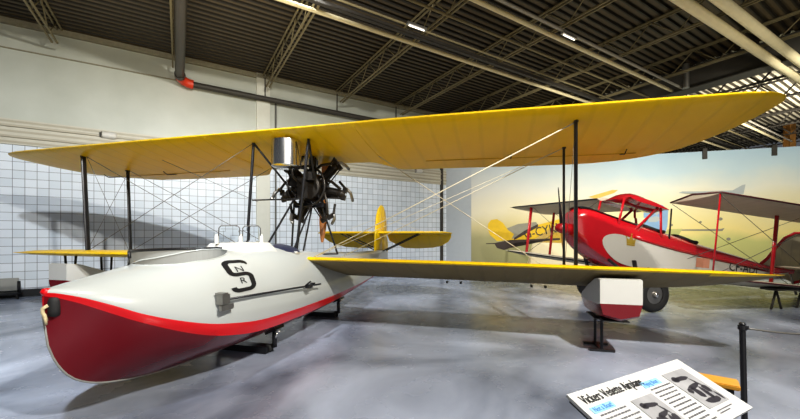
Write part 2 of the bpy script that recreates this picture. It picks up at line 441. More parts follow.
paint('painted_yellow_biplane', [
    (poly([(507, 233), (560, 219), (562, 243), (505, 242)]), PY),
    (poly([(505, 229), (518, 224), (536, 222), (538, 225), (516, 238), (507, 240)]), PG),
    (poly([(514, 238), (524, 231), (538, 224), (538, 227), (520, 237), (514, 240)]), PD),
    (poly([(488, 224), (491, 220), (497, 219), (503, 223), (508, 230), (514, 234), (511, 240), (497, 241), (490, 235), (488, 229)]), PY),
    (poly([(494, 243), (510, 240), (560, 238), (560, 240), (514, 243), (510, 248), (504, 250), (497, 248)]), PD),
    (poly([(486, 243.3), (496, 242.8), (496, 244), (486, 244)]), PD)])
paint('painted_orange_wing', [(poly([(588, 197), (612, 190), (618, 190), (614, 193), (596, 199)]), PO)], y=-.03)
paint('painted_airliner', [
    (poly([(678, 193), (682, 191.5), (700, 191.5), (732, 190.5), (742, 185), (745, 184.5), (743, 194), (724, 195), (700, 194)]), PW),
    (poly([(722, 196), (728, 193.5), (732, 194), (726, 197)]), PG), (poly([(679, 193.2), (730, 193.6), (730, 194.4), (700, 194.6)]), PG)], y=-.03)
paint('painted_glider', [(poly([(674, 229.5), (720, 229), (724, 228), (722, 231), (716, 231), (674, 230.5)]), PG)], y=-.03)
for q in ((750, 198, 2.2), (720, 219, 1.6), (671, 225, 1.2), (728, 239, 1.6), (700, 222, 1)):
    paint('painted_distant_plane', [([mpx(q[0]+cos(a*pi/4)*q[2]*1.4, q[1]+sin(a*pi/4)*q[2]) for a in range(8)], PG)], y=-.034)
paint('painted_blue_figure', [(poly([(643, 206), (650, 203), (662, 205), (668, 210), (667, 226), (664, 238), (644, 238)]), PB),
    (poly([(648, 218), (656, 216), (662, 219), (656, 222), (648, 222)]), PW), (poly([(652, 207), (655, 206), (660, 212), (656, 216)]), PW)], y=-.03)
tb = text_bm('G-CYKY', .42, 2)
o = link('painted_letters', tb, M['ink'], mural); a0 = mpx(543, 231)
o.matrix_parent_inverse = Matrix(); o.location = (a0[0], -.042, a0[1]); o.rotation_euler = (radians(90), 0, 0)
o.rotation_euler = (radians(90), radians(-12), 0); o.scale = (1.0, 1.25, 1)

# far building beyond the mural wall
bm = bmesh.new(); box(bm, (8, 29, 3.5), (70, .3, 7.4)); link('wall_far', bm, mat('far wall', (.20, .18, .14), .7, noise=.2), kind='structure')
t = tag(link('roof_column', (lambda b: (box(b, (0, 0, 0), (.28, .04, 7)), box(b, (0, .15, 0), (.04, .28, 7)), box(b, (0, .3, 0), (.28, .04, 7)), b)[-1])(bmesh.new()), mat('orange brown column', (.30, .15, .04), .6, noise=.2)), 'orange brown steel column standing beyond the mural wall at the right', 'column')
t.location = (19.2, 17.6, 3.5)
for q, lab in (((9.55, -.04), 'small dark clip on top edge of the mural, left one of the two'), ((11.6, -.04), 'small dark clip on top edge of the mural, right one of the two')):
    bm = bmesh.new(); box(bm, (0, 0, -.12), (.14, .05, .34)); box(bm, (0, .12, .07), (.14, .3, .04)); o = link('mural_clip', bm, M['jdark']); tag(o, lab, 'clip'); o.matrix_world = MR @ Matrix.Translation((q[0], q[1], MH+.05-.05))

# small wall fittings
def wall_lamp(x, label):
    t = thing('wall_floodlight', label, 'lamp'); t.matrix_world = RM @ Matrix.Translation((x-.3, -.06, 4.22))
    bm = bmesh.new(); lathe(bm, [(.05, -.22), (.09, -.2), (.10, .05), (.07, .1)], axis='x', n=14); link('lamp_body', bm, M['white2'], t, smooth=True, auto=40)
    bm = bmesh.new(); tube(bm, [(0, .05, -.12), (0, 0, 0)], .03); lathe(bm, [(.07, -.26), (.09, -.22)], axis='x', n=14); link('bracket', bm, M['steel'], t)
wall_lamp(2.45, 'small white floodlight on the wall ledge above the left wing tip')
wall_lamp(12.6, 'small white floodlight on the wall ledge near the corner')
t = thing('floor_rack', 'low black metal rack against the tiled wall at the left edge', 'rack'); t.matrix_world = RM @ Matrix.Translation((-.15, -.35, 0))
bm = bmesh.new(); box(bm, (0, 0, .14), (1.2, .3, .05)); 
for x in (-.55, -.3, -.05, .2, .55): tube(bm, [(x, -.12, .14), (x+.05, -.12, 0)], .02)
link('base_frame', bm, M['black'], t)
bm = bmesh.new(); tube(bm, [(.58, 0, .14), (.58, 0, .42)], .03); box(bm, (.0, .1, .34), (1.1, .03, .3), mi=1); link('back_panel', bm, [M['black'], M['grey']], t)

# ------------------------------------------------------------------ flying boat
OX, OY, YAW = -1.79, 5.59, .259
FB = thing('flying_boat', 'yellow-winged flying boat with a white and red hull, engine between its wings', 'flying boat', (OX, OY, 0), (0, 0, -YAW))

# hull: (a, zkeel, chine s, chine z, waterline s, waterline z, crown z)
HT = [(-3.09, 0.92, .012, 1.065, .018, 1.090, 1.112),
      (-3.06, 0.70, .06, 1.055, .07, 1.085, 1.116),
      (-2.97, 0.49, .17, 1.00, .19, 1.045, 1.128),
      (-2.85, 0.365, .285, .915, .315, .975, 1.15),
      (-2.65, 0.275, .41, .79, .44, .86, 1.185),
      (-2.30, 0.205, .53, .625, .575, .725, 1.24),
      (-2.00, 0.175, .59, .53, .635, .65, 1.30),
      (-1.50, 0.16, .62, .445, .675, .58, 1.34),
      (-.75, 0.15, .63, .425, .69, .56, 1.36),
      (0.0, 0.15, .61, .425, .67, .55, 1.30),
      (0.8, 0.17, .56, .43, .62, .545, 1.22),
      (1.6, 0.22, .48, .45, .55, .545, 1.18),
      (2.4, 0.28, .39, .47, .46, .55, 1.15),
      (3.2, 0.36, .29, .49, .36, .56, 1.12),
      (4.2, 0.45, .18, .53, .26, .57, 1.11),
      (5.2, 0.56, .07, .60, .12, .63, 1.10)]
def hull_ring(a):
    zk, bc, zc, bw, zw, zt = smooth_lerp(HT, a)
    q = min(1, max(0, (-a-2.1)/.7))
    half = [(0, zk), (bc*.35, zk+(zc-zk)*.27), (bc*.7, zk+(zc-zk)*.62), (bc, zc), ((bc+bw)/2, (zc+zw)/2), (bw, zw)]
    K = 12; q = min(1, max(0, (-a-2.1)/.7))
    for k in range(1, K+1):
        t = k/K*pi/2
        e1, e2 = .62+.33*q, .86+.22*q
        half.append((bw*max(0, cos(t))**e1*(1.0 if k < K else 0), zw+(zt-zw)*sin(t)**e2))
    return half
stn = []
a = -3.09
while a < 5.2:
    stn.append(a); a += .03 if a < -2.97 else (.05 if a < -2 else .1)
stn.append(5.2)
bm = bmesh.new(); rings = []
for a in stn:
    h = hull_ring(a)
    rings.append([(s, a, z) for s, z in h] + [(-s, a, z) for s, z in h[1:-1]][::-1])
NH = len(hull_ring(0)); NR = len(rings[0])
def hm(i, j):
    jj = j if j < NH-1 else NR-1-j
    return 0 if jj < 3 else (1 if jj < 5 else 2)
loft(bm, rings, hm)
for f in bm.faces:
    if len(f.verts) > 4:
        f.material_index = 1
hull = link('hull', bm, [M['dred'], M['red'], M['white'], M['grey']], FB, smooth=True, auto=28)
def cut(obj, cutter_bm):
    me = bpy.data.meshes.new('cut'); bmesh.ops.recalc_face_normals(cutter_bm, faces=cutter_bm.faces); cutter_bm.to_mesh(me); cutter_bm.free()
    for _ in range(4): me.materials.append(M['grey'])
    for p in me.polygons: p.material_index = 3
    c = bpy.data.objects.new('cut', me); COL.objects.link(c); c.matrix_world = Matrix.Translation((OX, OY, 0)) @ Matrix.Rotation(-YAW, 4, 'Z')
    bpy.context.view_layer.update()
    md = obj.modifiers.new('b', 'BOOLEAN'); md.object = c; md.operation = 'DIFFERENCE'; md.solver = 'EXACT'
    dg = bpy.context.evaluated_depsgraph_get()
    nm = bpy.data.meshes.new_from_object(obj.evaluated_get(dg))
    obj.modifiers.clear(); obj.data = nm; bpy.data.objects.remove(c)
CK1 = (-1.88, .37, .48)     # centre a, half s, half a
bm = bmesh.new(); lathe(bm, [(1, .80), (1, 2.0)], n=40); bmesh.ops.transform(bm, matrix=Matrix.Translation((0, CK1[0], 0)) @ Matrix.Diagonal((CK1[1], CK1[2], 1, 1)), verts=bm.verts); cut(hull, bm)
hull.name = 'hull'; hull.data.name = 'hull'
hb = bmesh.new(); hb.from_mesh(hull.data); HB = BVHTree.FromBMesh(hb)
def deck_z(s, a, up=3.0):
    h = HB.ray_cast(Vector((s, a, up)), Vector((0, 0, -1)))
    return h[0].z if h[0] else 1.2
def crown_z(s, a):
    h = hull_ring(a); s = abs(s)
    for p, q in zip(h[::-1], h[::-1][1:]):
        if p[0] <= s <= q[0]:
            t = (s-p[0])/max(1e-6, q[0]-p[0]); return p[1]+(q[1]-p[1])*t
    return h[5][1]
# cockpit rims
def rim(name, c, r, m, n=48, lift=0.006):
    bm = bmesh.new(); pts = []
    for k in range(n):
        t = 2*pi*k/n; s, a = c[1]*cos(t), c[0]+c[2]*sin(t)
        pts.append((s, a, crown_z(s, a)+lift))
    tube(bm, pts, r, n=8, closed=True); return link(name, bm, m, hull, smooth=True)
rim('cockpit_rim', CK1, .007, M['white'], lift=.001)
# raised far coaming of the bow cockpit
bm = bmesh.new(); K = 28
lo, hi = [], []
for k in range(K+1):
    t = pi*1.5+ (pi*1.02-pi*1.5)*0 - k/K*pi*1.15 + .12
    s, a = (CK1[1]+.012)*cos(t), CK1[0]+(CK1[2]+.012)*sin(t)
    lo.append((s, a)); 
K = 30; lo = []
for k in range(K+1):
    t = pi*0.46+k/K*pi*.90
    lo.append(((CK1[1]+.012)*cos(t), CK1[0]+(CK1[2]+.012)*sin(t)))
inn, top, out = [], [], []
for k, (s, a) in enumerate(lo):
    e = min(1, min(k+.35, K-k+.35)/1.6); zb = crown_z(s, a)-.05; zt = max(crown_z(s, a)+.01, 1.350-.0*(1-e))
    zt = crown_z(s, a)+.01+(zt-crown_z(s, a)-.01)*(e**.5)
    inn.append(((s*.985), CK1[0]+(a-CK1[0])*.985, zb)); top.append((s, a, zt)); out.append((s*1.06, CK1[0]+(a-CK1[0])*1.06, zb))
v = [[bm.verts.new(p) for p in r] for r in (inn, top, out)]
for r in range(2):
    for k in range(K): bm.faces.new((v[r][k], v[r][k+1], v[r+1][k+1], v[r+1][k]))
link('cockpit_coaming', bm, M['grey'], hull, smooth=True, auto=40)
bm = bmesh.new(); tube(bm, [(p[0], p[1], p[2]+.004) for p in top], .014, n=8); link('coaming_edge', bm, M['black'], hull, smooth=True)
# raised windscreen deck between the cockpits
bm = bmesh.new()
def wring(a, w0, w1, zt):
    return [(-w0, a, crown_z(w0, a)-.05), (-w1, a, zt), (0, a, zt+.008), (w1, a, zt), (w0, a, crown_z(w0, a)-.05), (0, a, .95)]
loft(bm, [wring(-1.32, .36, .20, 1.33), wring(-1.24, .44, .26, 1.405), wring(-1.1, .56, .29, 1.415), wring(-.84, .60, .31, 1.415), wring(-.70, .58, .30, 1.33)])
link('cockpit_fairing', bm, M['white2'], FB, smooth=True, auto=25)
# windscreens
for i, (c, a0) in enumerate(((-.17, -1.05), (.17, -.78))): pass
ws = [(-.10, -1.28), (.10, -1.10), (.24, -.88)]
for k, (s, a) in enumerate(ws):
    bm = bmesh.new(); lathe(bm, [(.024, 0), (.024, .09), (.016, .10), (.014, .12)], (s-.02, a, 1.405), n=12); link('windscreen_post', bm, M['white2'], FB, smooth=True, auto=40)
for k in range(2):
    (s0, a0), (s1, a1) = ws[k], ws[k+1]
    bm = bmesh.new(); P = [(s0-.02, a0+.03, 1.44), (s0-.02, a0+.04, 1.60), (s0, a0+.05, 1.625), (s1-.03, a1-.05, 1.63), (s1-.02, a1-.02, 1.60), (s1-.02, a1-.01, 1.44)]
    tube(bm, P, .006, n=6); link('windscreen_frame', bm, M['dwire'], FB, smooth=True)
    bm = bmesh.new(); q = [bm.verts.new(p) for p in (P[0], P[1], P[2], P[3], P[4], P[5])]; bm.faces.new(q); link('windscreen_glass', bm, M['glass'], FB)
# padded headrest rim at the second cockpit
bm = bmesh.new(); lathe(bm, [(.02, -.12), (.165, -.12), (.175, .0), (.15, .012), (.02, .012)], (0, 0, 0), n=28)
bmesh.ops.transform(bm, matrix=Matrix.Translation((.30, -.42, 1.325)) @ Matrix.Rotation(radians(20), 4, 'Y') @ Matrix.Diagonal((1, 1.25, 1, 1)), verts=bm.verts)
bm.faces.ensure_lookup_table(); bm.normal_update()
for f in bm.faces:
    if f.calc_center_median().z > 1.24 and abs(f.normal.z) > .7: f.material_index = 1
link('cockpit_cover', bm, [M['white2'], mat('dark blue vinyl', (.03, .035, .07), .35)], FB, smooth=True, auto=40)

# S / N R marking projected on hull side
def project(bm, a0, z0, tilt, sx, sy, side=1, off=.004):
    for v in bm.verts:
        x, y = v.co.x*sx, v.co.y*sy
        xr, yr = x*cos(tilt)-y*sin(tilt), x*sin(tilt)+y*cos(tilt)
        a, z = a0+xr, z0+yr
        h = HB.ray_cast(Vector((2*side, a, z+.6)), Vector((-1*side, 0, -.38)).normalized())
        if h[0] is None: v.co = Vector((.7*side, a, z)); continue
        v.co = h[0]+h[1].normalized()*off
def stroke(bm, pts, w, mi=0):
    n = len(pts); L, R = [], []
    for i, p in enumerate(pts):
        d = Vector(pts[min(i+1, n-1)])-Vector(pts[max(i-1, 0)]); nn = Vector((-d.y, d.x)).normalized()*w/2
        L.append(bm.verts.new((p[0]+nn.x, p[1]+nn.y, 0))); R.append(bm.verts.new((p[0]-nn.x, p[1]-nn.y, 0)))
    for i in range(n-1): bm.faces.new((L[i], L[i+1], R[i+1], R[i]))
bm = bmesh.new(); S = []
def arc(cx, cy, r, t0, t1, n=10): return [(cx+r*cos(radians(t0+(t1-t0)*k/n)), cy+r*sin(radians(t0+(t1-t0)*k/n))) for k in range(n+1)]
S += [(.36, .62)] + arc(.22, .64, .16, 0, 90) + arc(-.14, .62, .22, 90, 180) + [(-.36, .42)] + arc(-.14, .26, .22, 180, 270, 8) + arc(.14, -.18, .22, 90, 0, 8) + [(.36, -.45)] + arc(.14, -.58, .22, 0, -90) + arc(-.22, -.60, .20, -90, -180)
stroke(bm, S, .20); densify(bm, .12)
project(bm, -1.70, 1.035, radians(0), .37, .215)
link('hull_marking_S', bm, M['ink'], hull)
for ch, da, dz in (('N', .015, .068), ('R', -.005, -.072)):
    b2 = text_bm(ch, .14, 2); densify(b2, .04); project(b2, -1.70+da, 1.035+dz, 0, 1.15, .72, off=.005); link('hull_marking_'+ch, b2, M['ink'], hull)

# boathook / mooring pole on the side
bh = lambda a, z, off=.05: (lambda h: h[0]+h[1]*off)(HB.ray_cast(Vector((2, a, z)), Vector((-1, 0, 0))))
bm = bmesh.new(); p0, p1 = bh(-2.04, .88, .06), bh(-.28, .80, .09); pm = bh(-.62, .815, .09)
tube(bm, [p0, p1], .012, n=8); link('mooring_pole', bm, M['black'], FB, smooth=True)
bm = bmesh.new(); c = bh(-2.06, .86, .05)
box(bm, c+Vector((.0, 0, .03)), (.07, .10, .09)); box(bm, c+Vector((.02, .02, -.05)), (.03, .16, .05)); box(bm, c+Vector((.0, -.02, .085)), (.09, .07, .015)); link('pole_bracket', bm, M['steel'], FB)
bm = bmesh.new(); box(bm, pm, (.06, .09, .05)); box(bm, pm+Vector((0, .1, .02)), (.05, .05, .03)); tube(bm, [pm+Vector((-.05, -.02, 0)), pm+Vector((.05, -.05, .07))], .012); link('pole_bracket', bm, M['black'], FB)
# bow fender and mooring rope
bm = bmesh.new(); lathe(bm, [(.01, -.075), (.034, -.065), (.038, -.03), (.038, .04), (.03, .065), (.01, .072)], (.05, -3.05, .985), n=16); link('bow_fender', bm, M['rubber'], FB, smooth=True)
bm = bmesh.new(); lathe(bm, [(.01, -.03), (.025, -.025), (.035, .0), (.025, .02), (.01, .025)], (0, -3.07, 1.095), n=16); link('bow_cap', bm, M['red'], FB, smooth=True)
bm = bmesh.new(); tube(bm, [(.05, -3.09, 1.0), (.03, -3.11, .98), (.03, -3.11, .95), (.05, -3.11, .93), (.05, -3.10, .89)], .012, n=8); tube(bm, [(.035, -3.11, .93), (.06, -3.11, .90), (.05, -3.10, .865)], .009, n=8); link('mooring_rope', bm, M['rope'], FB, smooth=True)
# keel strip edge
bm = bmesh.new(); tube(bm, [(0, a, smooth_lerp(HT, a)[0]-.004) for a in stn if a < 4], .008, n=6); link('keel_strip', bm, M['grey'], FB, smooth=True)
# porthole/hole fitting aft
for a in (2.2,):
    bm = bmesh.new(); c = bh(a, .78, .0); lathe(bm, [(.03, 0), (.03, .02)], c, axis='x', n=12); link('hull_fitting', bm, M['ink'], FB)

# ---- wings
def airfoil(n=12):
    xs = [(1-cos(pi*k/n))/2 for k in range(n+1)]
    up = [(x, .10*(2.2*sqrt(x)*(1-x)**.9*.62+.5*x*(1-x))) for x in xs]
    lo = [(x, -.035*(sqrt(x)*(1-x)*2.2)) for x in xs]
    return up, lo
def wing(name, secs, m, parent, under=None, up_s=1.0, n=12):
    """secs: (s, le_a, le_z, chord, te_drop, thick)"""
    up, lo = airfoil(n); bm = bmesh.new(); rings = []
    for s, la, lz, ch, dr, th in secs:
        r = [(s, la+ch*x, lz-dr*x+th*z*10*ch*.1*up_s) for x, z in up] + [(s, la+ch*x, lz-dr*x+th*z*10*ch*.1) for x, z in lo[::-1][1:-1]]
        rings.append(r)
    nu = len(up)
    loft(bm, rings, (lambda i, j: 1 if (under and 0 and j >= nu-1) else 0))
    if under:
        for f in bm.faces: f.normal_update()
    o = link(name, bm, [m] + ([under] if under else []), parent, smooth=True, auto=50)
    return o
ULE, UTE = -.30, 1.66
def ute(s):     # upper trailing edge a
    s0 = abs(s)
    t = [(0, 1.22), (.95, 1.22), (1.15, 1.34), (1.4, 1.62), (1.6, 1.68), (4.3, 1.66), (4.9, 1.58), (5.35, 1.42), (5.75, 1.14), (5.95, .82), (6.09, .52), (6.19, .20), (6.22, 0.0)]
    return smooth_lerp(t, s0)[0]
def ule(s):
    s0 = abs(s); t = [(0, -.30), (5.75, -.30), (6.02, -.27), (6.15, -.20), (6.22, -.06)]
    return lerp(t, s0)
def usecs(s0, s1):
    ss = [-6.22, -6.20, -6.16, -6.09, -6.0, -5.9, -5.75, -5.6, -5.4, -5.2, -5, -4.7, -4.4, -3.5, -2.5, -1.7, -1.6, -1.5, -1.4, -1.32, -1.24, -1.15, -1.05, -.95, -.5, 0]
    ss = ss + [-x for x in ss[::-1][1:]]
    out = []
    for s in ss:
        sq = s if s > -3 else -3+(s+3)*(2.93/3.22)
        if s < s0-1e-6 or s > s1+1e-6: continue
        le, te = ule(s), ute(s); ch = te-le
        dr = (.145+(.035 if s > 0 else 0)*s/6)*ch
        th = 1.0 if abs(s) < 6 else .8
        zle = 3.065 - .145*(le+.3) - .012*max(0, s-2.2)
        if s < -4.3: ch *= 1-.10*sin(pi*min(1, (-s-4.3)/1.92)); dr = .145*ch
        out.append((sq, le, zle, ch, dr, th))
    return out
uw = wing('upper_wing', usecs(-6.22, 6.22), M['yellow'], FB)
# aileron hinge gaps and horns on upper wing
def under_pt(s, a, off=.0):
    le = ule(s); ch = ute(s)-le; x = (a-le)/ch
    return Vector((s, a, 3.065-.145*(le+.3)-.012*max(0, s-2.2)-(.145+(.035 if s > 0 else 0)*s/6)*ch*x-.035*(sqrt(max(0, x))*(1-x)*2.2)*ch-off))
for sg in (-1, 1):
    for s in (3.4, 5.0):
        p = under_pt(sg*s, 1.05); bm = bmesh.new(); tube(bm, [p+Vector((0, -.12, -.01)), p+Vector((0, -.03, -.06)), p+Vector((0, .22, -.012))], .008, n=5); link('aileron_horn', bm, M['ink'], uw)
for sg in (-1, 1):
    bm = bmesh.new(); tube(bm, [under_pt(sg*s, 1.18, .004) for s in (2.0, 3, 4, 5.2)], .006, n=5); link('aileron_gap', bm, mat('gap line', (.55, .32, .01), .6), uw)
for k, s in enumerate((-.02, 1.25, -1.25)):
    bm = bmesh.new(); tube(bm, [under_pt(s, a, .001) for a in (-.28, -.1, .3, .8, 1.2)], .006, n=5); link('panel_seam', bm, mat('seam line', (.75, .48, .01), .6), uw)

def lwing(sg):
    secs = []
    for s0 in (.42, .9, 1.5, 2.5, 3.5, 4.5, 5.0, 5.4, 5.65, 5.85, 5.98, 6.06, 6.10):
        s = s0*1.015 if sg > 0 else -s0*.955
        te = smooth_lerp([(0, 1.20), (4.8, 1.20), (5.2, 1.12), (5.6, .85), (5.85, .52), (6.0, .2), (6.08, .0), (6.10, -.08)], s0)[0]
        le = lerp([(0, -.22), (5.8, -.22), (5.98, -.2), (6.06, -.17), (6.10, -.12)], s0)
        ch = te-le
        if sg > 0: z = lerp([(.42, 1.165), (3, 1.135), (6.3, 1.075)], s0); dr = .27*ch
        else: z = lerp([(.42, 1.19), (6.3, 1.185)], s0); dr = .09*ch
        secs.append((s, le, z, ch, dr, 1.0 if s0 < 5.8 else .7))
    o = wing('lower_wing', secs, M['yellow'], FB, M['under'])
    me = o.data
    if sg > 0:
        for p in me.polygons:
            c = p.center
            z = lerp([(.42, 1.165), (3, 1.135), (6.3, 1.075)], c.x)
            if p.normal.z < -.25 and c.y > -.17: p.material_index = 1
    return o, secs
lwr, secR = lwing(1); lwl, secL = lwing(-1)
me = lwr.data
def ltop(s, a):
    z = lerp([(.42, 1.165), (3, 1.135), (6.3, 1.075)], s) if s > 0 else lerp([(.42, 1.19), (6.3, 1.185)], -s)
    d = .27 if s > 0 else .09
    x = (a+.22)/1.42
    return z-d*(a+.22)+.13*sqrt(max(0, x))*(1-x)
for x in (2.4, 2.62, 3.7, 3.9):
    bm = bmesh.new(); box(bm, (x, .95, ltop(x, .95)-.10), (.03, .1, .03)); link('aileron_hinge', bm, M['ink'], lwr)

def strut(name, p0, p1, r, m=None, flat=.45, parent=None, ends=True):
    bm = bmesh.new(); tube(bm, [p0, p1], r, n=10, fdir=(0, 1, 0), flat=flat)
    if ends:
        for p in (p0, p1): box(bm, p, (.05, .07, .05))
    return link(name, bm, m or M['black'], parent or FB, smooth=True, auto=50)
# interplane struts
for s, dx in ((-4.16, -.02), (4.14, .0)):
    strut('interplane_strut', (s-(.06 if s < 0 else 0), 0, under_pt(s, 0).z+.01), (s+(.06 if s < 0 else 0), 0.0, ltop(s, 0)), .048)
    strut('interplane_strut', (s-(.04 if s < 0 else 0), .82, under_pt(s, .82).z+.01), (s+(.04 if s < 0 else 0), .82, ltop(s, .82)), .038)
# cabane
def T(p): return Vector(p)
A, Ab = under_pt(-.56, 0), Vector((-.70, -.0, 1.15))
B, Bb = under_pt(.41, 0), Vector((.20, .0, 1.22))
ra, rb = under_pt(-.56, .85), under_pt(.44, .85)
cab = [(A, Ab, .026), (B, Bb, .026), (A, (-.05, .42, 2.16), .020), (Ab+Vector((.15, .15, 0)), (.0, .45, 2.28), .020),
       (B, (.22, .62, 2.25), .020), ((.25, .62, 2.2), (.44, .98, 1.18), .020), ((-.2, .62, 2.2), (-.50, 1.0, 1.18), .020), ((.15, .55, 2.0), (-.12, .4, 1.2), .018),
       (ra, (-.2, .62, 2.3), .018), (rb, (.2, .62, 2.3), .018), (Ab, (.20, .0, 1.22), .016), ((.20, 0, 1.22), (.44, .98, 1.18), .016), ((-.58, 0, 2.07), (.34, 0, 2.07), .014),
       ((.3, .02, 1.22), (.12, .62, 1.95), .016)]
for p, q, r in cab: strut('cabane_strut', Vector(p), Vector(q), r, flat=.8, ends=False)
# engine
EC = Vector((.05, .80, 2.35))
eng = bpy.data.objects.new('engine', None); COL.objects.link(eng); eng.parent = FB; eng.location = EC; eng.scale = (1.15, 1.15, 1.15)
bm = bmesh.new(); lathe(bm, [(.03, -.36), (.10, -.34), (.13, -.22), (.20, -.18), (.22, -.1), (.22, .12), (.16, .2), (.10, .3), (.05, .36)], axis='y', n=24); link('crankcase', bm, M['engine'], eng, smooth=True, auto=35)
cylm = None
for k in range(7):
    t = 2*pi*k/7+pi/2; d = Vector((cos(t), 0, sin(t)))
    R = d.to_track_quat('Z', 'Y').to_matrix().to_4x4()
    if cylm is None:
        bm = bmesh.new(); prof = [(.065, .18)]
        for i in range(12): z = .22+i*.019; prof += [(.066, z), (.066, z+.007), (.052, z+.009), (.052, z+.018)]
        prof += [(.058, .46), (.062, .50), (.04, .53)]
        lathe(bm, prof, n=16)
        box(bm, (0, -.05, .53), (.05, .08, .06)); box(bm, (0, .06, .53), (.05, .08, .06))
        tube(bm, [(.05, -.12, .15), (.03, -.06, .54)], .010, n=6); tube(bm, [(-.05, -.12, .15), (-.03, -.06, .54)], .010, n=6)
        tube(bm, [(.04, .06, .50), (.10, .10, .48), (.11, .18, .36)], .020, n=8)
        tube(bm, [(-.04, .06, .48), (-.08, .14, .34), (-.04, .16, .16)], .022, n=8)
        o = link('cylinder', bm, M['engine'], eng, smooth=True, auto=35); cylm = o.data
        bm = bmesh.new(); tube(bm, [(.10, .10, .49), (.15, .05, .56), (.20, -.02, .58), (.27, -.06, .57)], .024, n=10); pr = link('exhaust_pipe', bm, M['steel'], eng, smooth=True); exm = pr.data
        pr.matrix_basis = R
    else:
        o = bpy.data.objects.new('cylinder', cylm); COL.objects.link(o); o.parent = eng
        e = bpy.data.objects.new('exhaust_pipe', exm); COL.objects.link(e); e.parent = eng; e.matrix_basis = R
    o.matrix_basis = R
bm = bmesh.new()
tube(bm, [(.30*cos(2*pi*k/24), -.2, .30*sin(2*pi*k/24)) for k in range(24)], .018, n=6, closed=True); link('intake_ring', bm, M['engine'], eng, smooth=True)
bm = bmesh.new()
for k in range(6):
    a0, r0 = random.uniform(0, 6.28), random.uniform(.12, .3)
    tube(bm, [(r0*cos(a0), -.28, r0*sin(a0)), (.25*cos(a0+.8), -.34, .25*sin(a0+.8)), (.1*cos(a0+1.5), -.3, -.12)], .012, n=6)
box(bm, (.05, -.33, -.12), (.16, .14, .16)); box(bm, (-.1, -.33, .05), (.12, .12, .14)); box(bm, (.14, -.32, .12), (.1, .1, .12))
link('carburettor', bm, M['engine'], eng, smooth=True, auto=30)
bm = bmesh.new(); tube(bm, [(-.3, -.1, .0), (.3, -.1, .0)], .025); tube(bm, [(-.35, .1, -.12), (.4, .1, -.12)], .025); box(bm, (0, -.1, -.28), (.5, .08, .06)); link('engine_mount', bm, M['black'], eng, smooth=True, auto=40)
# header tank under the wing
bm = bmesh.new(); lathe(bm, [(.02, -.215), (.20, -.21), (.225, -.19), (.225, .2), (.02, .2)], (.02, .02, 2.775), n=36)
tank = link('oil_tank', bm, M['chrome'], FB, smooth=True, auto=40)
bm = bmesh.new(); tube(bm, [(.12, -.02, 2.62), (.14, .0, 2.42), (.1, .3, 2.35)], .018); link('tank_pipe', bm, M['engine'], tank, smooth=True)
# propeller
prop = bpy.data.objects.new('propeller', None); COL.objects.link(prop); prop.parent = FB; prop.location = (EC.x, EC.y+.45, EC.z); prop.rotation_euler = (0, radians(3), 0)
bm = bmesh.new(); lathe(bm, [(.02, .07), (.07, .06), (.09, 0), (.09, -.08), (.02, -.09)], axis='y', n=20); link('hub', bm, M['steel'], prop, smooth=True)
for sg in (-1, 1):
    bm = bmesh.new(); rr = []
    for k in range(13):
        t = k/12; R = .05+.92*t; ch = .06+.09*sin(pi*min(1, t*1.02)**.8) if k < 12 else .04; tw = radians(62-48*t); th = .05*(1-t)+.012
        ring = []
        for j in range(12):
            q = 2*pi*j/12; x, y = ch/2*cos(q), th/2*sin(q)*1.2
            ring.append((x*cos(tw)-y*sin(tw), x*sin(tw)+y*cos(tw), sg*R))
        rr.append(ring)
    loft(bm, rr); link('blade', bm, M['wood'], prop, smooth=True, auto=60)

# ---- tail
def slab(name, outline, th, m, parent, axis='z', smooth=True):
    """outline in (s,a) at z list or (a,z) vertical"""
    bm = bmesh.new(); n = len(outline)
    c = sum((Vector(p) for p in outline), Vector())/n
    def ring(f, o):
        r = []
        for p in outline:
            p = Vector(p); q = c+(p-c)*f
            q += Vector((0, 0, o)) if axis == 'z' else Vector((o, 0, 0)); r.append(q)
        return r
    loft(bm, [ring(.93, -th/2), ring(1, -th*.2), ring(1, th*.2), ring(.93, th/2)])
    return link(name, bm, m, parent, smooth=smooth, auto=60)
ZT = 1.60; AT = 4.55
stab = slab('tailplane', [(-1.72, AT, ZT), (1.80, AT, ZT), (1.98, AT+.15, ZT-.01), (2.0, AT+.5, ZT-.03), (-1.92, AT+.5, ZT-.03), (-1.90, AT+.15, ZT-.01)], .06, M['yellow'], FB)
for sg in (-1, 1):
    pts = [(.12, 0), (1.98, 0), (1.96, .16), (1.86, .34), (1.66, .50), (1.38, .60), (.9, .64), (.5, .62), (.28, .45), (.12, .30)]
    ol = [(sg*s, AT+.5+a*.9, ZT-.03-a*.68) for s, a in pts]
    slab('elevator', ol if sg > 0 else ol[::-1], .035, M['yellow'], FB)
slab('fin', [(0, 4.30, 1.10), (0, 4.34, 1.55), (0, 4.46, 2.02), (0, 4.62, 2.26), (0, 4.85, 2.38), (0, 4.92, 2.38), (0, 4.92, 1.08)], .06, M['yellow'], FB, 'x')
slab('rudder', [(0, 4.94, 1.02), (0, 4.94, 2.38), (0, 5.08, 2.35), (0, 5.22, 2.22), (0, 5.32, 2.0), (0, 5.36, 1.78), (0, 5.36, 1.5), (0, 5.50, 1.25), (0, 5.46, .98), (0, 5.25, .88), (0, 5.0, .90)], .05, M['yellow'], FB, 'x')
for sg in (-1, 1):
    for da in (0.08, .42):
        strut('tail_strut', (sg*.10, AT+da+.1, 1.08), (sg*1.15, AT+da, ZT-.03), .026, flat=.6, ends=False)
for sg in (-1, 1):
    bm = bmesh.new(); tube(bm, [(0, 4.9, 2.05), (sg*1.3, AT+.45, ZT)], .004, n=4); link('bracing_wire', bm, M['wire'], FB)

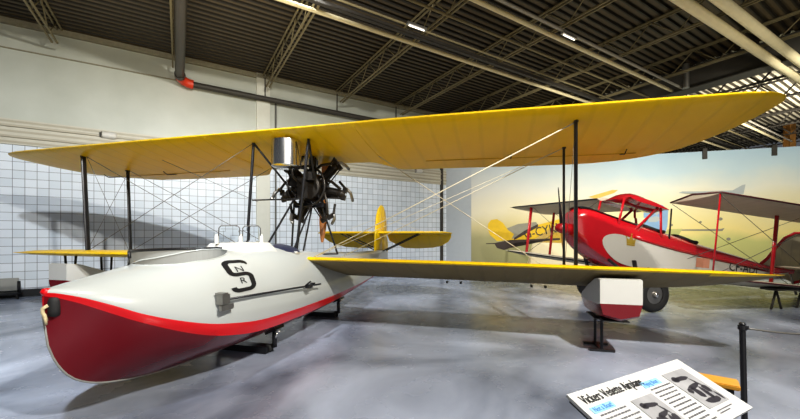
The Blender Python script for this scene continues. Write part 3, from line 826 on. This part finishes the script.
# ---- bracing wires
def wire(p, q, r=.006, m='wire'):
    bm = bmesh.new(); tube(bm, [p, q], r, n=5); return link('bracing_wire', bm, M[m], FB, smooth=True)
UR, UL = under_pt(4.14, .02), under_pt(-4.16, .02); URr, ULr = under_pt(4.14, .82), under_pt(-4.16, .82)
LR, LL = Vector((4.14, .02, ltop(4.14, 0))), Vector((-4.16, .02, ltop(-4.16, 0)))
wire((.5, .0, 1.18), UR, .0085); wire((.5, .84, 1.10), URr, .006); wire((.55, .04, 1.20), URr, .004, 'wire')
wire((-.5, .0, 1.2), UL, .005, 'dwire'); wire((-.5, .84, 1.15), ULr, .005, 'dwire')
wire(under_pt(1.25, .84), (4.14, .84, ltop(4.14, .84)), .006); wire(A, LL, .005, 'dwire'); wire(ra, (-4.16, .84, 1.18), .005, 'dwire')
wire(UL, (-4.16, .82, 1.18), .004, 'dwire'); wire(ULr, LL, .004, 'dwire'); wire(UR, (4.14, .82, ltop(4.14, .82)), .003, 'dwire')
wire((-.55, .1, 2.05), (-3.0, .4, 2.98), .004, 'dwire')

# ---- wing floats
def wfloat(s0, label_side):
    f = bpy.data.objects.new('wing_float', None); COL.objects.link(f); f.parent = FB; f.location = (s0, 0, 0)
    # sections (a, half width, z top, z waterline, z chine, z bottom)
    st = [(-.16, .225, .985, .69, .56, .515), (-.10, .235, .99, .675, .53, .48), (.05, .24, .97, .665, .515, .46), (.35, .245, .86, .65, .50, .45), (.7, .235, .72, .63, .49, .45), (.85, .22, .66, .62, .50, .47)]
    bm = bmesh.new(); rr = []
    for a, w, zt, zw, zc, zb in st:
        rr.append([(0, a, zb), (w*.85, a, zc), (w, a, zw), (w, a, zt-.01), (w*.96, a, zt), (-w*.96, a, zt), (-w, a, zt-.01), (-w, a, zw), (-w*.85, a, zc)])
    vs = loft(bm, rr, lambda i, j: 0 if j in (0, 1, 7, 8) else 1, cap0=False)
    # front transom split red / white
    v = vs[0]
    f1 = bm.faces.new((v[0], v[1], v[2], v[7], v[8])); f1.material_index = 0
    f2 = bm.faces.new((v[2], v[3], v[4], v[5], v[6], v[7])); f2.material_index = 1
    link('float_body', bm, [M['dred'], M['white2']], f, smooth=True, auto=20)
    for a in (.05, .7):
        for q in (-.12, .12):
            bm = bmesh.new(); tube(bm, [(q, a, .95-.30*(a > .5)), (q*1.2, a, ltop(s0, a)-.06)], .02, n=8); link('float_strut', bm, M['black'], f, smooth=True)
    bm = bmesh.new(); box(bm, (0, .3, .450), (.28, .6, .012)); link('float_keel', bm, M['black'], f)
    return f
wfloat(4.60, 'r'); wfloat(-4.62, 'l')

# ---- stands
def stand(s, a, h, label):
    t = thing('float_stand', label, 'stand', Matrix.Translation((OX, OY, 0)) @ Matrix.Rotation(-YAW, 4, 'Z') @ Vector((s, a, 0)), (0, 0, -YAW))
    bm = bmesh.new()
    bm.free()
    for da in (-.16, .16):
        bm = bmesh.new(); tube(bm, [(0, da, .02), (0, da, h)], .018, n=8); link('post', bm, M['black'], t, smooth=True, auto=40)
    bm = bmesh.new(); box(bm, (0, -.16, .015), (.30, .06, .03)); box(bm, (0, .16, .015), (.30, .06, .03)); box(bm, (0, 0, .02), (.05, .4, .03)); link('foot', bm, M['black'], t)
    bm = bmesh.new(); box(bm, (0, 0, h), (.2, .45, .016)); link('cradle_plate', bm, M['black'], t)
stand(4.50, .42, .43, 'black two-legged metal stand under the right wing float'); stand(-4.6, .15, .44, 'black two-legged metal stand under the far left wing float')
def dolly(a, w, label):
    t = thing('hull_cradle', label, 'cradle', Matrix.Translation((OX, OY, 0)) @ Matrix.Rotation(-YAW, 4, 'Z') @ Vector((0, a, 0)), (0, 0, -YAW))
    z0 = smooth_lerp(HT, a); bm = bmesh.new()
    zk, bc, zc = z0[0], z0[1], z0[2]
    box(bm, (0, 0, .05), (2*w, .16, .08)); link('base_beam', bm, M['black'], t)
    for sg in (-1, 1):
        bm = bmesh.new(); zz = zk+(zc-zk)*.62
        tube(bm, [(sg*bc*.68, 0, .08), (sg*bc*.68, 0, zz-.01)], .03, n=8); box(bm, (sg*bc*.68, 0, zz-.02), (.16, .2, .03), Matrix.Rotation(-sg*.45, 3, 'Y')); link('arm', bm, M['black'], t)
        bm = bmesh.new(); lathe(bm, [(.02, -.025), (.045, -.025), (.055, 0), (.045, .025), (.02, .025)], (sg*(w-.02), .0, .056), axis='y', n=18); link('wheel', bm, M['rubber'], t, smooth=True)
        bm = bmesh.new(); p = Vector((sg*(bc*.68+.05), -.05, zk+.06)); tube(bm, [p, p+Vector((sg*.02, 0, .07))], .012); tube(bm, [p+Vector((-.04, 0, .07)), p+Vector((.06, 0, .09))], .010); link('clamp', bm, M['chrome'], t)
dolly(-.9, .36, 'black wheeled cradle under the front of the white flying boat hull'); dolly(1.2, .32, 'black wheeled cradle under the rear of the white flying boat hull')

# ------------------------------------------------------------------ red biplane (folded near wing)
MO = thing('red_biplane', 'red and white biplane with silver wings parked before the painted mural', 'biplane', (3.38, 7.6, 0), (0, .12, radians(12)))
FT = [(.0, .22, 1.54, 2.04), (.05, .28, 1.48, 2.13), (.3, .33, 1.27, 2.17), (.8, .36, 1.03, 2.09), (1.3, .37, .92, 2.01), (1.8, .37, .92, 1.94), (2.4, .36, .96, 1.87), (3.4, .31, 1.03, 1.73), (4.5, .22, 1.12, 1.60), (5.5, .14, 1.22, 1.47), (6.4, .05, 1.34, 1.44)]
bm = bmesh.new(); rr = []
for k in range(45):
    x = 6.4*k/44*1.0; w, zb, zt = smooth_lerp(FT, x); zs = zt-min(.30, (zt-zb)*.33)
    r = [(x, -w*.6, zb), (x, -w*.94, zb+.06), (x, -w, zb+.16), (x, -w, zs)]
    for q in range(1, 10):
        t = pi*q/10; r.append((x, -w*cos(t), zs+(zt-zs)*sin(t)))
    r += [(x, w, zs), (x, w, zb+.16), (x, w*.94, zb+.06), (x, w*.6, zb)]
    rr.append(r)
loft(bm, rr)
fus = link('fuselage', bm, M['mred'], MO, smooth=True, auto=40)
def fw(x): return smooth_lerp(FT, x)[0]
def fzs(x):
    w, zb, zt = smooth_lerp(FT, x); return zt-min(.30, (zt-zb)*.33)
# white side panels
for sg in (-1, 1):
    bm = bmesh.new(); top, bot = [], []
    for k in range(50):
        x = .55+5.6*(k/49)**1.4; e = min(1, (x-.55)/.5); e = sqrt(max(0, 1-(1-e)**2))
        zt = fzs(x)-.10; zb = smooth_lerp(FT, x)[1]+(.10 if x < 2 else .04); mid = zt*.5+zb*.5
        top.append((x, sg*(fw(x)+.006), mid+(zt-mid)*e)); bot.append((x, sg*(fw(x)+.006), mid+(zb-mid)*e))
    a = [bm.verts.new(p) for p in top]; b = [bm.verts.new(p) for p in bot]
    for k in range(49): bm.faces.new((a[k], a[k+1], b[k+1], b[k]))
    bmesh.ops.remove_doubles(bm, verts=bm.verts, dist=1e-4)
    link('white_side_panel', bm, M['white2'], fus)
# crown emblem
bm = bmesh.new(); cx, cz = 1.22, 1.56
cp = [(-.10, -.07), (.10, -.07), (.12, .06), (.055, .01), (.0, .12), (-.055, .01), (-.12, .06)]
for k in range(len(cp)):
    p, q = cp[k], cp[(k+1) % len(cp)]; bm.faces.new([bm.verts.new((cx+x, -fw(cx)-.010, cz+z)) for x, z in ((0, -.02), p, q)])
box(bm, (cx, -fw(cx)-.012, cz-.09), (.2, .004, .03))
for q in cp[2:7:2]: box(bm, (cx+q[0], -fw(cx)-.012, cz+q[1]+.012), (.03, .004, .03))
link('crown_emblem', bm, M['gold'], fus)
tb = text_bm('CF-ADI', .31, 2, 'LEFT'); o = link('registration_letters', tb, M['ink'], fus)
w1 = fw(4.0); ang = math.atan2(fw(3.9)-fw(5.2), 1.3)
o.location = (4.0, -fw(4.0)-.02, 1.30); o.rotation_euler = (radians(90), 0, ang)
# black top cowling and cockpit coamings
bm = bmesh.new(); rr = []
for k in range(12):
    x = .10+1.5*k/11; w, zb, zt = smooth_lerp(FT, x); zs = fzs(x)
    rr.append([(x, -w*cos(t)*1.02, zs+(zt-zs)*sin(t)*1.02+.008) for t in [pi*(.27+.46*q/8) for q in range(9)]])
loft(bm, rr, closed=False, cap0=False, cap1=False); link('top_cowling', bm, M['black'], fus, smooth=True)
for x0, l in ((2.05, .62), (3.0, .55)):
    bm = bmesh.new(); pts = []
    for k in range(24):
        t = 2*pi*k/24; x = x0+l/2*cos(t); s = .22*sin(t); w = fw(x); zs = fzs(x); zt = smooth_lerp(FT, x)[2]
        pts.append((x, s, zs+(zt-zs)*sqrt(max(0, 1-(s/w)**2))+.02))
    tube(bm, pts, .035, n=8, closed=True); c = fus
    f = bm.faces.new([bm.verts.new((p[0], p[1], p[2]-.005)) for p in pts]); link('cockpit_coaming', bm, M['rubber'], fus, smooth=True)
    bm = bmesh.new(); zt = smooth_lerp(FT, x0-l/2)[2]
    v = [bm.verts.new(p) for p in ((x0-l/2-.12, -.2, zt-.02), (x0-l/2-.12, .2, zt-.02), (x0-l/2+.02, .17, zt+.18), (x0-l/2+.02, -.17, zt+.18))]; bm.faces.new(v)
    link('windscreen', bm, M['glass'], MO)
bm = bmesh.new(); tube(bm, [(x, -fw(x)-.015, fzs(x)-.055) for x in (1.3, 1.8, 2.4, 3.4, 4.4, 5.4)], .035, n=8); link('side_stringer', bm, M['mred'], fus, smooth=True)
# engine details at nose
bm = bmesh.new(); lathe(bm, [(.01, -.32), (.07, -.28), (.11, -.18), (.12, -.06), (.12, 0)], (0, 0, 1.66), axis='x', n=20); link('spinner', bm, M['mred'], MO, smooth=True, auto=50)
mp = bpy.data.objects.new('propeller', None); COL.objects.link(mp); mp.parent = MO; mp.location = (-.16, 0, 1.66); mp.rotation_euler = (0, -.22, 0)
for sg, m, rl in ((1, M['ink'], .80), (-1, M['bwood'], .92)):
    bm = bmesh.new(); rr = []
    for k in range(12):
        t = k/11; R = .06+rl*t; ch = (.06+.11*sin(pi*t**.8)) if k < 11 else .03; tw = radians(20+45*(1-t)); th = .045*(1-t)+.012
        rr.append([(ch/2*cos(q)*sin(tw)-th/2*sin(q)*cos(tw), ch/2*cos(q)*cos(tw)+th/2*sin(q)*sin(tw), sg*R) for q in [2*pi*j/10 for j in range(10)]])
    loft(bm, rr); link('blade', bm, m, mp, smooth=True, auto=60)
# wings : far one unfolded, near one folded back
def mwing(name, pts_fn, m, n_span=14, parent=MO):
    up, lo = airfoil(10); bm = bmesh.new(); rr = []
    for k in range(n_span+1):
        t = k/n_span; le, te = pts_fn(t); le, te = Vector(le), Vector(te); ch = (te-le).length
        rr.append([le+(te-le)*x+Vector((0, 0, z*ch)) for x, z in up]+[le+(te-le)*x+Vector((0, 0, z*ch)) for x, z in lo[::-1][1:-1]])
    loft(bm, rr); return link(name, bm, m, parent, smooth=True, auto=50)
def tipr(t): return 1.0 if t < .9 else sqrt(max(0.02, 1-((t-.9)/.1)**2))
ZU, ZL = 2.48, 1.02; XW = .95
MS = fabric('moth silver fabric', (.62, .57, .46), .3)
def far_fn(z):
    def f(t):
        y = .38+4.0*t; q = tipr(t); return ((XW+.02*t, y, z+.12*t), (XW+1.25*q, y, z+.12*t-.10*q))
    return f
def near_fn(z):
    def f(t):
        q = tipr(t); x = XW+1.28+4.3*t; zz = z+.06*t
        return ((x, -.30-1.0*(1 if t < .9 else .5+.5*q), zz), (x, -.28, zz-.12))
    return f
mwing('upper_wing', far_fn(ZU), MS); mwing('lower_wing', far_fn(ZL), MS)
mwing('upper_wing', near_fn(ZU+.14), MS); mwing('lower_wing', near_fn(ZL-.04), MS)
# leading-edge dark strip of the folded wing
for z in (ZU+.14, ZL-.04):
    bm = bmesh.new(); tube(bm, [(XW+1.28, -.28, z-.11), (XW+1.28, -.75, z+.02), (XW+1.28, -1.30, z), (XW+3.2, -1.305, z+.03), (XW+5.2, -1.305, z+.055)], .018, n=6); link('wing_edge_strip', bm, mat('dark red edge', (.09, .02, .025), .5), MO)
bm = bmesh.new(); tube(bm, [(XW, .4, ZU), (XW+.02, 4.2, ZU+.11)], .02, n=6); tube(bm, [(XW, .4, ZL), (XW+.02, 4.2, ZL+.11)], .02, n=6); link('wing_edge_strip', bm, M['rubber'], MO)
# centre section tank
mwing('centre_tank', lambda t: ((XW+.12, -.42+.84*t, ZU-.03+.0*t), (XW+1.12, -.42+.84*t, ZU-.16)), M['mred'], 2)
bm = bmesh.new(); rr = []
for k in range(9):
    t = k/8; x = XW+.12+1.0*t; h = .20*sin(pi*min(1, t*1.0)**.7)+.01; z = ZU-.03-.12*t
    rr.append([(x, .34*cos(q), z+h*sin(q)) for q in [pi*j/8 for j in range(9)]]+[(x, 0, z-.06)])
loft(bm, rr); link('fuel_tank', bm, M['mred'], MO, smooth=True)
bm = bmesh.new(); lathe(bm, [(.05, 0), (.06, .08), (.03, .11)], (XW+.62, 0, ZU+.02), n=12); link('filler_cap', bm, PP, MO)
def ms(name, p, q, r, m, flat=.5):
    bm = bmesh.new(); tube(bm, [p, q], r, n=8, fdir=(1, 0, 0), flat=flat); return link(name, bm, m, MO, smooth=True)
for sy in (-.33, .33):
    ms('cabane_strut', (XW+.05, sy, ZU-.04), (XW+.05-.1, sy, fzs(XW-.05)), .03, M['mred']); ms('cabane_strut', (XW+.95, sy, ZU-.1), (XW+.30, sy, fzs(XW+.3)), .032, M['mred']); ms('cabane_strut', (XW+.98, sy, ZU-.1), (XW+1.08, sy, fzs(XW+1.0)), .032, M['mred'])
ms('rear_cabane_post', (XW+1.30, -.30, ZU-.1), (XW+1.30, -.32, fzs(XW+1.3)), .022, M['black'])
ms('jury_strut', (XW+1.31, -1.26, ZU+.13), (XW+1.31, -1.26, ZL-.03), .022, M['mred'])
ms('interplane_strut', (XW+3.8, -.62, ZU+.06), (XW+3.8, -.62, ZL-.05), .055, M['mred']); ms('interplane_strut', (XW+4.6, -1.2, ZU+.14), (XW+4.6, -1.2, ZL), .045, M['mred'])
ms('interplane_strut', (XW+.15, 3.3, ZU+.1), (XW+.15, 3.3, ZL+.1), .05, M['mred']); ms('interplane_strut', (XW+.95, 3.3, ZU), (XW+.95, 3.3, ZL+.04), .045, M['mred'])
def mw(p, q):
    bm = bmesh.new(); tube(bm, [p, q], .006, n=5); link('rigging_wire', bm, M['dwire'], MO)
xj, xi = XW+1.31, XW+4.5
mw((xj, -1.26, ZU+.1), (xi, -1.2, ZL)); mw((xj, -1.26, ZL), (xi, -1.2, ZU+.1)); mw((xj, -.3, ZU), (xi, -.62, ZL-.04)); mw((xj, -.3, ZL+.1), (xi, -.62, ZU+.1))
mw((xi, -1.2, ZU+.1), (xi+.05, -.62, ZL-.04)); mw((XW+.1, .4, ZL), (XW+.15, 3.3, ZU+.1)); mw((XW+.1, .4, ZU), (XW+.15, 3.3, ZL+.1)); mw((XW+.9, .4, ZL), (XW+.95, 3.3, ZU)); mw((XW, -.34, 1.2), (XW+.9, -.36, ZU-.1))
bm = bmesh.new(); box(bm, (XW+1.10, -1.22, ZL+.22), (.14, .14, .18)); link('spar_root_block', bm, mat('pinkish block', (.48, .22, .14), .6, noise=.2), MO)
# tail
bm = bmesh.new(); fa = [(5.25, 1.42), (5.5, 1.62), (5.75, 1.92), (6.0, 2.18), (6.3, 2.34), (6.6, 2.38), (6.9, 2.30), (7.05, 2.05), (7.08, 1.7), (6.98, 1.4), (6.75, 1.2), (6.45, 1.12)]
slab('fin_and_rudder', [(x, 0, z) for x, z in fa], .04, MS, MO, 'y0')
bm = bmesh.new(); tube(bm, [(x, -.03, z) for x, z in fa], .035, n=8); link('rudder_edge', bm, M['mred'], MO, smooth=True)
slab('tailplane', [(5.7, -1.25, 1.46), (5.95, -1.45, 1.46), (6.9, -1.4, 1.46), (6.9, 1.4, 1.46), (5.95, 1.45, 1.46), (5.7, 1.25, 1.46)], .05, MS, MO)
bm = bmesh.new(); tube(bm, [(6.3, 0, 1.38), (6.6, 0, .84)], .025); link('tail_skid', bm, M['steel'], MO)
# undercarriage
wz_ = .36+.12*1.38
for sy, nm in ((-.84, 'n'), (.84, 'f')):
    whl = bpy.data.objects.new('wheel', None); COL.objects.link(whl); whl.parent = MO; whl.location = (1.38, sy, wz_); whl.scale = (1.1, 1.1, 1.1)
    bm = bmesh.new(); lathe(bm, [(.17, -.06), (.24, -.085), (.30, -.06), (.325, 0), (.30, .06), (.24, .085), (.17, .06)], axis='y', n=36, capped=False); link('tyre', bm, M['rubber'], whl, smooth=True)
    bm = bmesh.new(); lathe(bm, [(.03, -.09), (.05, -.085), (.06, -.05), (.17, -.05), (.18, 0), (.17, .05), (.03, .05)], axis='y', n=30); link('wheel_disc', bm, M['steel'], whl, smooth=True, auto=40)
    bm = bmesh.new(); lathe(bm, [(.01, -.115), (.04, -.11), (.05, -.08)], axis='y', n=16); link('hub_cap', bm, M['chrome'], whl, smooth=True)
    ms('undercarriage_leg', (1.38, sy*.92, wz_), (.75, sy*.4, 1.12), .04, M['black']); ms('undercarriage_leg', (1.38, sy*.92, wz_), (1.75, sy*.4, 1.08), .03, M['black']); ms('undercarriage_leg', (1.25, sy*.80, wz_-.05), (1.22, sy*.60, 1.15), .055, M['black'])
ms('axle', (1.38, -.8, wz_), (1.38, .8, wz_), .025, M['black'])
# wing-folding trestle under folded wing
t = thing('wing_trestle', 'low dark bracket stand under the folded silver wing at the right edge', 'stand', (8.05, 7.45, 0), (0, 0, radians(12)))
bm = bmesh.new()
for x in (-.35, .35):
    tube(bm, [(x-.14, 0, 0), (x, 0, .40)], .02); tube(bm, [(x+.14, 0, 0), (x, 0, .40)], .02)
box(bm, (0, 0, .42), (1.1, .3, .04)); link('trestle_frame', bm, M['jdark'], t)

# ------------------------------------------------------------------ barrier post and rope
t = thing('barrier_post', 'slim black barrier post with a round cap beside the information panel', 'post', (2.00, 2.08, 0))
bm = bmesh.new(); lathe(bm, [(.16, 0), (.16, .012), (.04, .03), (.0201, .04)], n=28); link('base', bm, M['black'], t, smooth=True, auto=40)
bm = bmesh.new(); tube(bm, [(.0, 0, .03), (-.022, 0, .98)], .0145, n=16); link('post_tube', bm, M['black'], t, smooth=True, auto=40)
bm = bmesh.new(); lathe(bm, [(.015, .955), (.021, .96), (.021, .982), (.013, .985), (.017, .993), (.010, 1.0)], (-.022, 0, 0), n=16); box(bm, (-.022+.024, 0, .97), (.014, .014, .02)); link('cap', bm, M['black'], t, smooth=True, auto=40)
bm = bmesh.new(); pts = []
for k in range(17):
    q = k/16; pts.append((2.015+1.6*q, 2.08+.35*q, .965-.30*q*(1-q)))
tube(bm, pts, .006, n=6); o = link('barrier_rope', bm, M['dwire'], smooth=True); tag(o, 'thin dark barrier cord running from the black post to the right', 'rope')
t = thing('barrier_post', 'black barrier post beyond the right edge holding the other end of the cord', 'post', (3.63, 2.43, 0))
bm = bmesh.new(); lathe(bm, [(.16, 0), (.16, .012), (.04, .03), (.019, .04), (.019, .98), (.01, .99)], n=20); link('post_tube', bm, M['black'], t, smooth=True, auto=40)

# ------------------------------------------------------------------ information panel
TL = Vector((.58, 1.25, .95)); e = Vector((.66, .36, 0)).normalized(); W = .752
tau = radians(23.5); down = Vector((e.y, -e.x, 0))*cos(tau)+Vector((0, 0, -sin(tau))); Hp = .276
nrm = e.cross(-down).normalized()
if nrm.z < 0: nrm = -nrm
IP = thing('information_panel', 'white tilted information panel headed Vickers Vedette Airplane', 'sign')
PM = Matrix((( e.x, -down.x, nrm.x, TL.x), (e.y, -down.y, nrm.y, TL.y), (e.z, -down.z, nrm.z, TL.z), (0, 0, 0, 1)))   # local x along, y up the panel, z normal
ground = PM @ Vector((W/2, -Hp/2, 0)); IP.location = (ground.x, ground.y, 0)
def pl(name, bm, m, parent=IP, smooth=False):
    bmesh.ops.transform(bm, matrix=Matrix.Translation((-ground.x, -ground.y, 0)) @ PM, verts=bm.verts)
    me_o = link(name, bm, m, parent, smooth=smooth); return me_o
bm = bmesh.new(); box(bm, (W/2, -Hp/2, -.007), (W, Hp, .012)); panel = pl('panel', bm, M['paper'])
bm = bmesh.new(); box(bm, (W/2, -Hp/2, -.022), (W-.03, Hp-.02, .018)); pl('panel_backing', bm, M['black'])
def ptext(body, x, y, size, m, name, sx=1, bold=0):
    b = text_bm(body, size, 2, 'LEFT', 0)
    bmesh.ops.transform(b, matrix=Matrix.Translation((x, y, .0012)) @ Matrix.Diagonal((sx, 1, 1, 1)), verts=b.verts); 
    if bold:
        g = bmesh.ops.duplicate(b, geom=b.faces[:]); bmesh.ops.translate(b, vec=(bold, 0, .0001), verts=[v for v in g['geom'] if isinstance(v, bmesh.types.BMVert)])
    return pl(name, b, m, panel)
ptext('Vickers Vedette Airplane', .028, -.040, .052, M['ink'], 'title_text', .68, .0015)
bm = bmesh.new(); box(bm, (.085, -.082, .0006), (.12, .026, .0008)); pl('heading_wash', bm, M['fadedblue'], panel)
bm = bmesh.new(); box(bm, (.425, -.060, .0006), (.12, .028, .0008)); pl('heading_wash', bm, M['fadedblue'], panel)
ptext('Not a Boat!', .035, -.082, .026, M['blueink'], 'heading_text', .8, .001); ptext('Flying Boat', .375, -.060, .026, M['blueink'], 'heading_text', .8, .001)
random.seed(3)
def lines(x, y, n, w):
    bm = bmesh.new()
    for k in range(n):
        xx = x; ww = w*random.uniform(.82, 1)
        while xx < x+ww:
            l = random.uniform(.008, .022); box(bm, (xx+l/2, y-k*.0165, .0008), (l, .0055, .0006)); xx += l+.0045
    pl('body_text', bm, M['greyink'], panel)
lines(.04, -.105, 9, .165); lines(.38, -.085, 11, .13)
PH = mat('photo pale grey', (.27, .27, .28), .5, noise=.35, nscale=14); PK = mat('photo black', (.02, .018, .025), .5, noise=.3)
def photo(x0, y0, w, h, name, seed):
    bm = bmesh.new(); box(bm, (x0+w/2, y0-h/2, .0007), (w, h, .0008)); 
    pl(name, bm, PH, panel); random.seed(seed); bm = bmesh.new()
    def blob(cx, cy, rx, ry, rot=0, n=10):
        vs = []
        for k in range(n):
            t = 2*pi*k/n; r = random.uniform(.75, 1.1); x, y = rx*r*cos(t), ry*r*sin(t)
            vs.append(bm.verts.new((x0+cx*w+x*cos(rot)-y*sin(rot), y0-cy*h+x*sin(rot)+y*cos(rot), .0016)))
        bm.faces.new(vs)
    blob(.45, .22, w*.36, h*.065, -.08); blob(.22, .2, w*.14, h*.09); blob(.5, .48, w*.3, h*.06, .1); blob(.38, .62, w*.12, h*.16); blob(.62, .7, w*.09, h*.2); blob(.8, .62, w*.12, h*.12); blob(.5, .88, w*.34, h*.08)
    blob(.74, .4, w*.04, h*.16, .4); blob(.2, .55, w*.1, h*.07); blob(.88, .85, w*.06, h*.12)
    pl(name+'_image', bm, PK, panel)
photo(.53, -.045, .165, .175, 'photograph', 4); photo(.225, -.095, .135, .165, 'photograph', 9)
bm = bmesh.new(); box(bm, (.61, -.236, .0008), (.12, .004, .0006)); box(bm, (.59, -.246, .0008), (.08, .004, .0006)); pl('caption_text', bm, M['greyink'], panel)
bm = bmesh.new(); box(bm, (0, 0, .42), (.05, .05, .78)); box(bm, (0, 0, .01), (.4, .3, .02)); link('stand_post', bm, M['black'], IP)
# wooden box stand behind the panel
t = thing('display_stand', 'black display stand with a golden wooden top behind the white panel', 'stand', (1.42, 1.63, 0), (0, 0, radians(-38)))
bm = bmesh.new(); box(bm, (0, 0, .43), (.13, .09, .80)); link('stand_body', bm, M['black'], t)
bm = bmesh.new(); box(bm, (0, 0, .845), (.17, .11, .02)); g = bm.edges[:]; bmesh.ops.bevel(bm, geom=g, offset=.004, segments=2, affect='EDGES'); link('wooden_top', bm, M['bwood'], t)

# ------------------------------------------------------------------ lights
def area(name, loc, tgt, size, power, col=(1, 1, 1), sy=None):
    l = bpy.data.lights.new(name, 'AREA'); l.size = size; l.energy = power; l.color = col
    if sy: l.shape = 'RECTANGLE'; l.size_y = sy
    o = bpy.data.objects.new(name, l); COL.objects.link(o); o.location = loc
    o.rotation_euler = (Vector(tgt)-Vector(loc)).to_track_quat('-Z', 'Y').to_euler(); return o
def spot(name, loc, tgt, power, ang=60, blend=.5, rad=.08, col=(1, 1, 1)):
    l = bpy.data.lights.new(name, 'SPOT'); l.energy = power; l.spot_size = radians(ang); l.spot_blend = blend; l.shadow_soft_size = rad; l.color = col
    o = bpy.data.objects.new(name, l); COL.objects.link(o); o.location = loc
    o.rotation_euler = (Vector(tgt)-Vector(loc)).to_track_quat('-Z', 'Y').to_euler(); return o
spot('key_front', (2.6, -.5, 5.6), (-1, 6, 1.5), 2400, 110, .6, .12, (1, .96, .88))
spot('key_left', (-2.0, 1.2, 6.0), (-6.5, 8, 1.5), 2000, 100, .6, .12, (.93, .97, 1))
spot('wall_wash', (-1.5, 6.0, 6.3), (-3.0, 12.5, 2.0), 450, 90, .8, .15, (.95, .98, 1))
spot('mural_a', (4.5, 8.5, 5.0), (6.5, 15, 3.0), 1000, 100, .8, .2, (1, .94, .80))
spot('mural_b', (10.0, 6.5, 5.0), (11.5, 13, 3.0), 1000, 100, .8, .2, (1, .95, .82))
spot('floor_back', (1.5, 10.5, 6.4), (2.5, 11.5, 0), 450, 90, .8, .2, (.95, .97, 1))
spot('moth', (4.5, 3.0, 6.2), (6, 8, 1.5), 1300, 70, .7, .1, (1, .93, .8))
spot('far_roof', (15, 13, 3.0), (15, 13.5, 7), 1800, 150, .9, .3, (1, .93, .8))
area('fill_low', (1.5, -3.5, 3.0), (0, 6, 2.0), 6, 120, (1, .95, .88))
area('ceiling_fill', (2, 6, 5.9), (2, 6, 0), 9, 25, (.95, .97, 1))
area('roof_wash', (-3.6, 6.0, 4.4), (-4.4, 7.0, 7), 4, 120, (1, .9, .7))
area('pipe_wash', (9.0, 5.5, 4.0), (9.3, 8, 6.5), 1.5, 60, (1, .93, .75))
area('roof_wash_b', (4, 9, 4.4), (4, 9.2, 7), 6, 15, (1, .92, .75))
w = bpy.data.worlds.new('W'); SC.world = w; w.use_nodes = True
bgn = w.node_tree.nodes['Background']; bgn.inputs[0].default_value = (.85, .9, 1, 1); bgn.inputs[1].default_value = .10

# ------------------------------------------------------------------ camera
cd = bpy.data.cameras.new('camera'); cd.sensor_width = 36; cd.lens = 360/800*36; cd.shift_y = 26.5/800; cd.clip_start = .05
cam = bpy.data.objects.new('camera', cd); COL.objects.link(cam); cam.location = (0, 0, 1.5); cam.rotation_euler = (radians(90), 0, 0); SC.camera = cam
SC.view_settings.view_transform = 'Standard'; SC.view_settings.exposure = 0.0
try: SC.view_settings.look = 'Medium High Contrast'
except Exception: pass
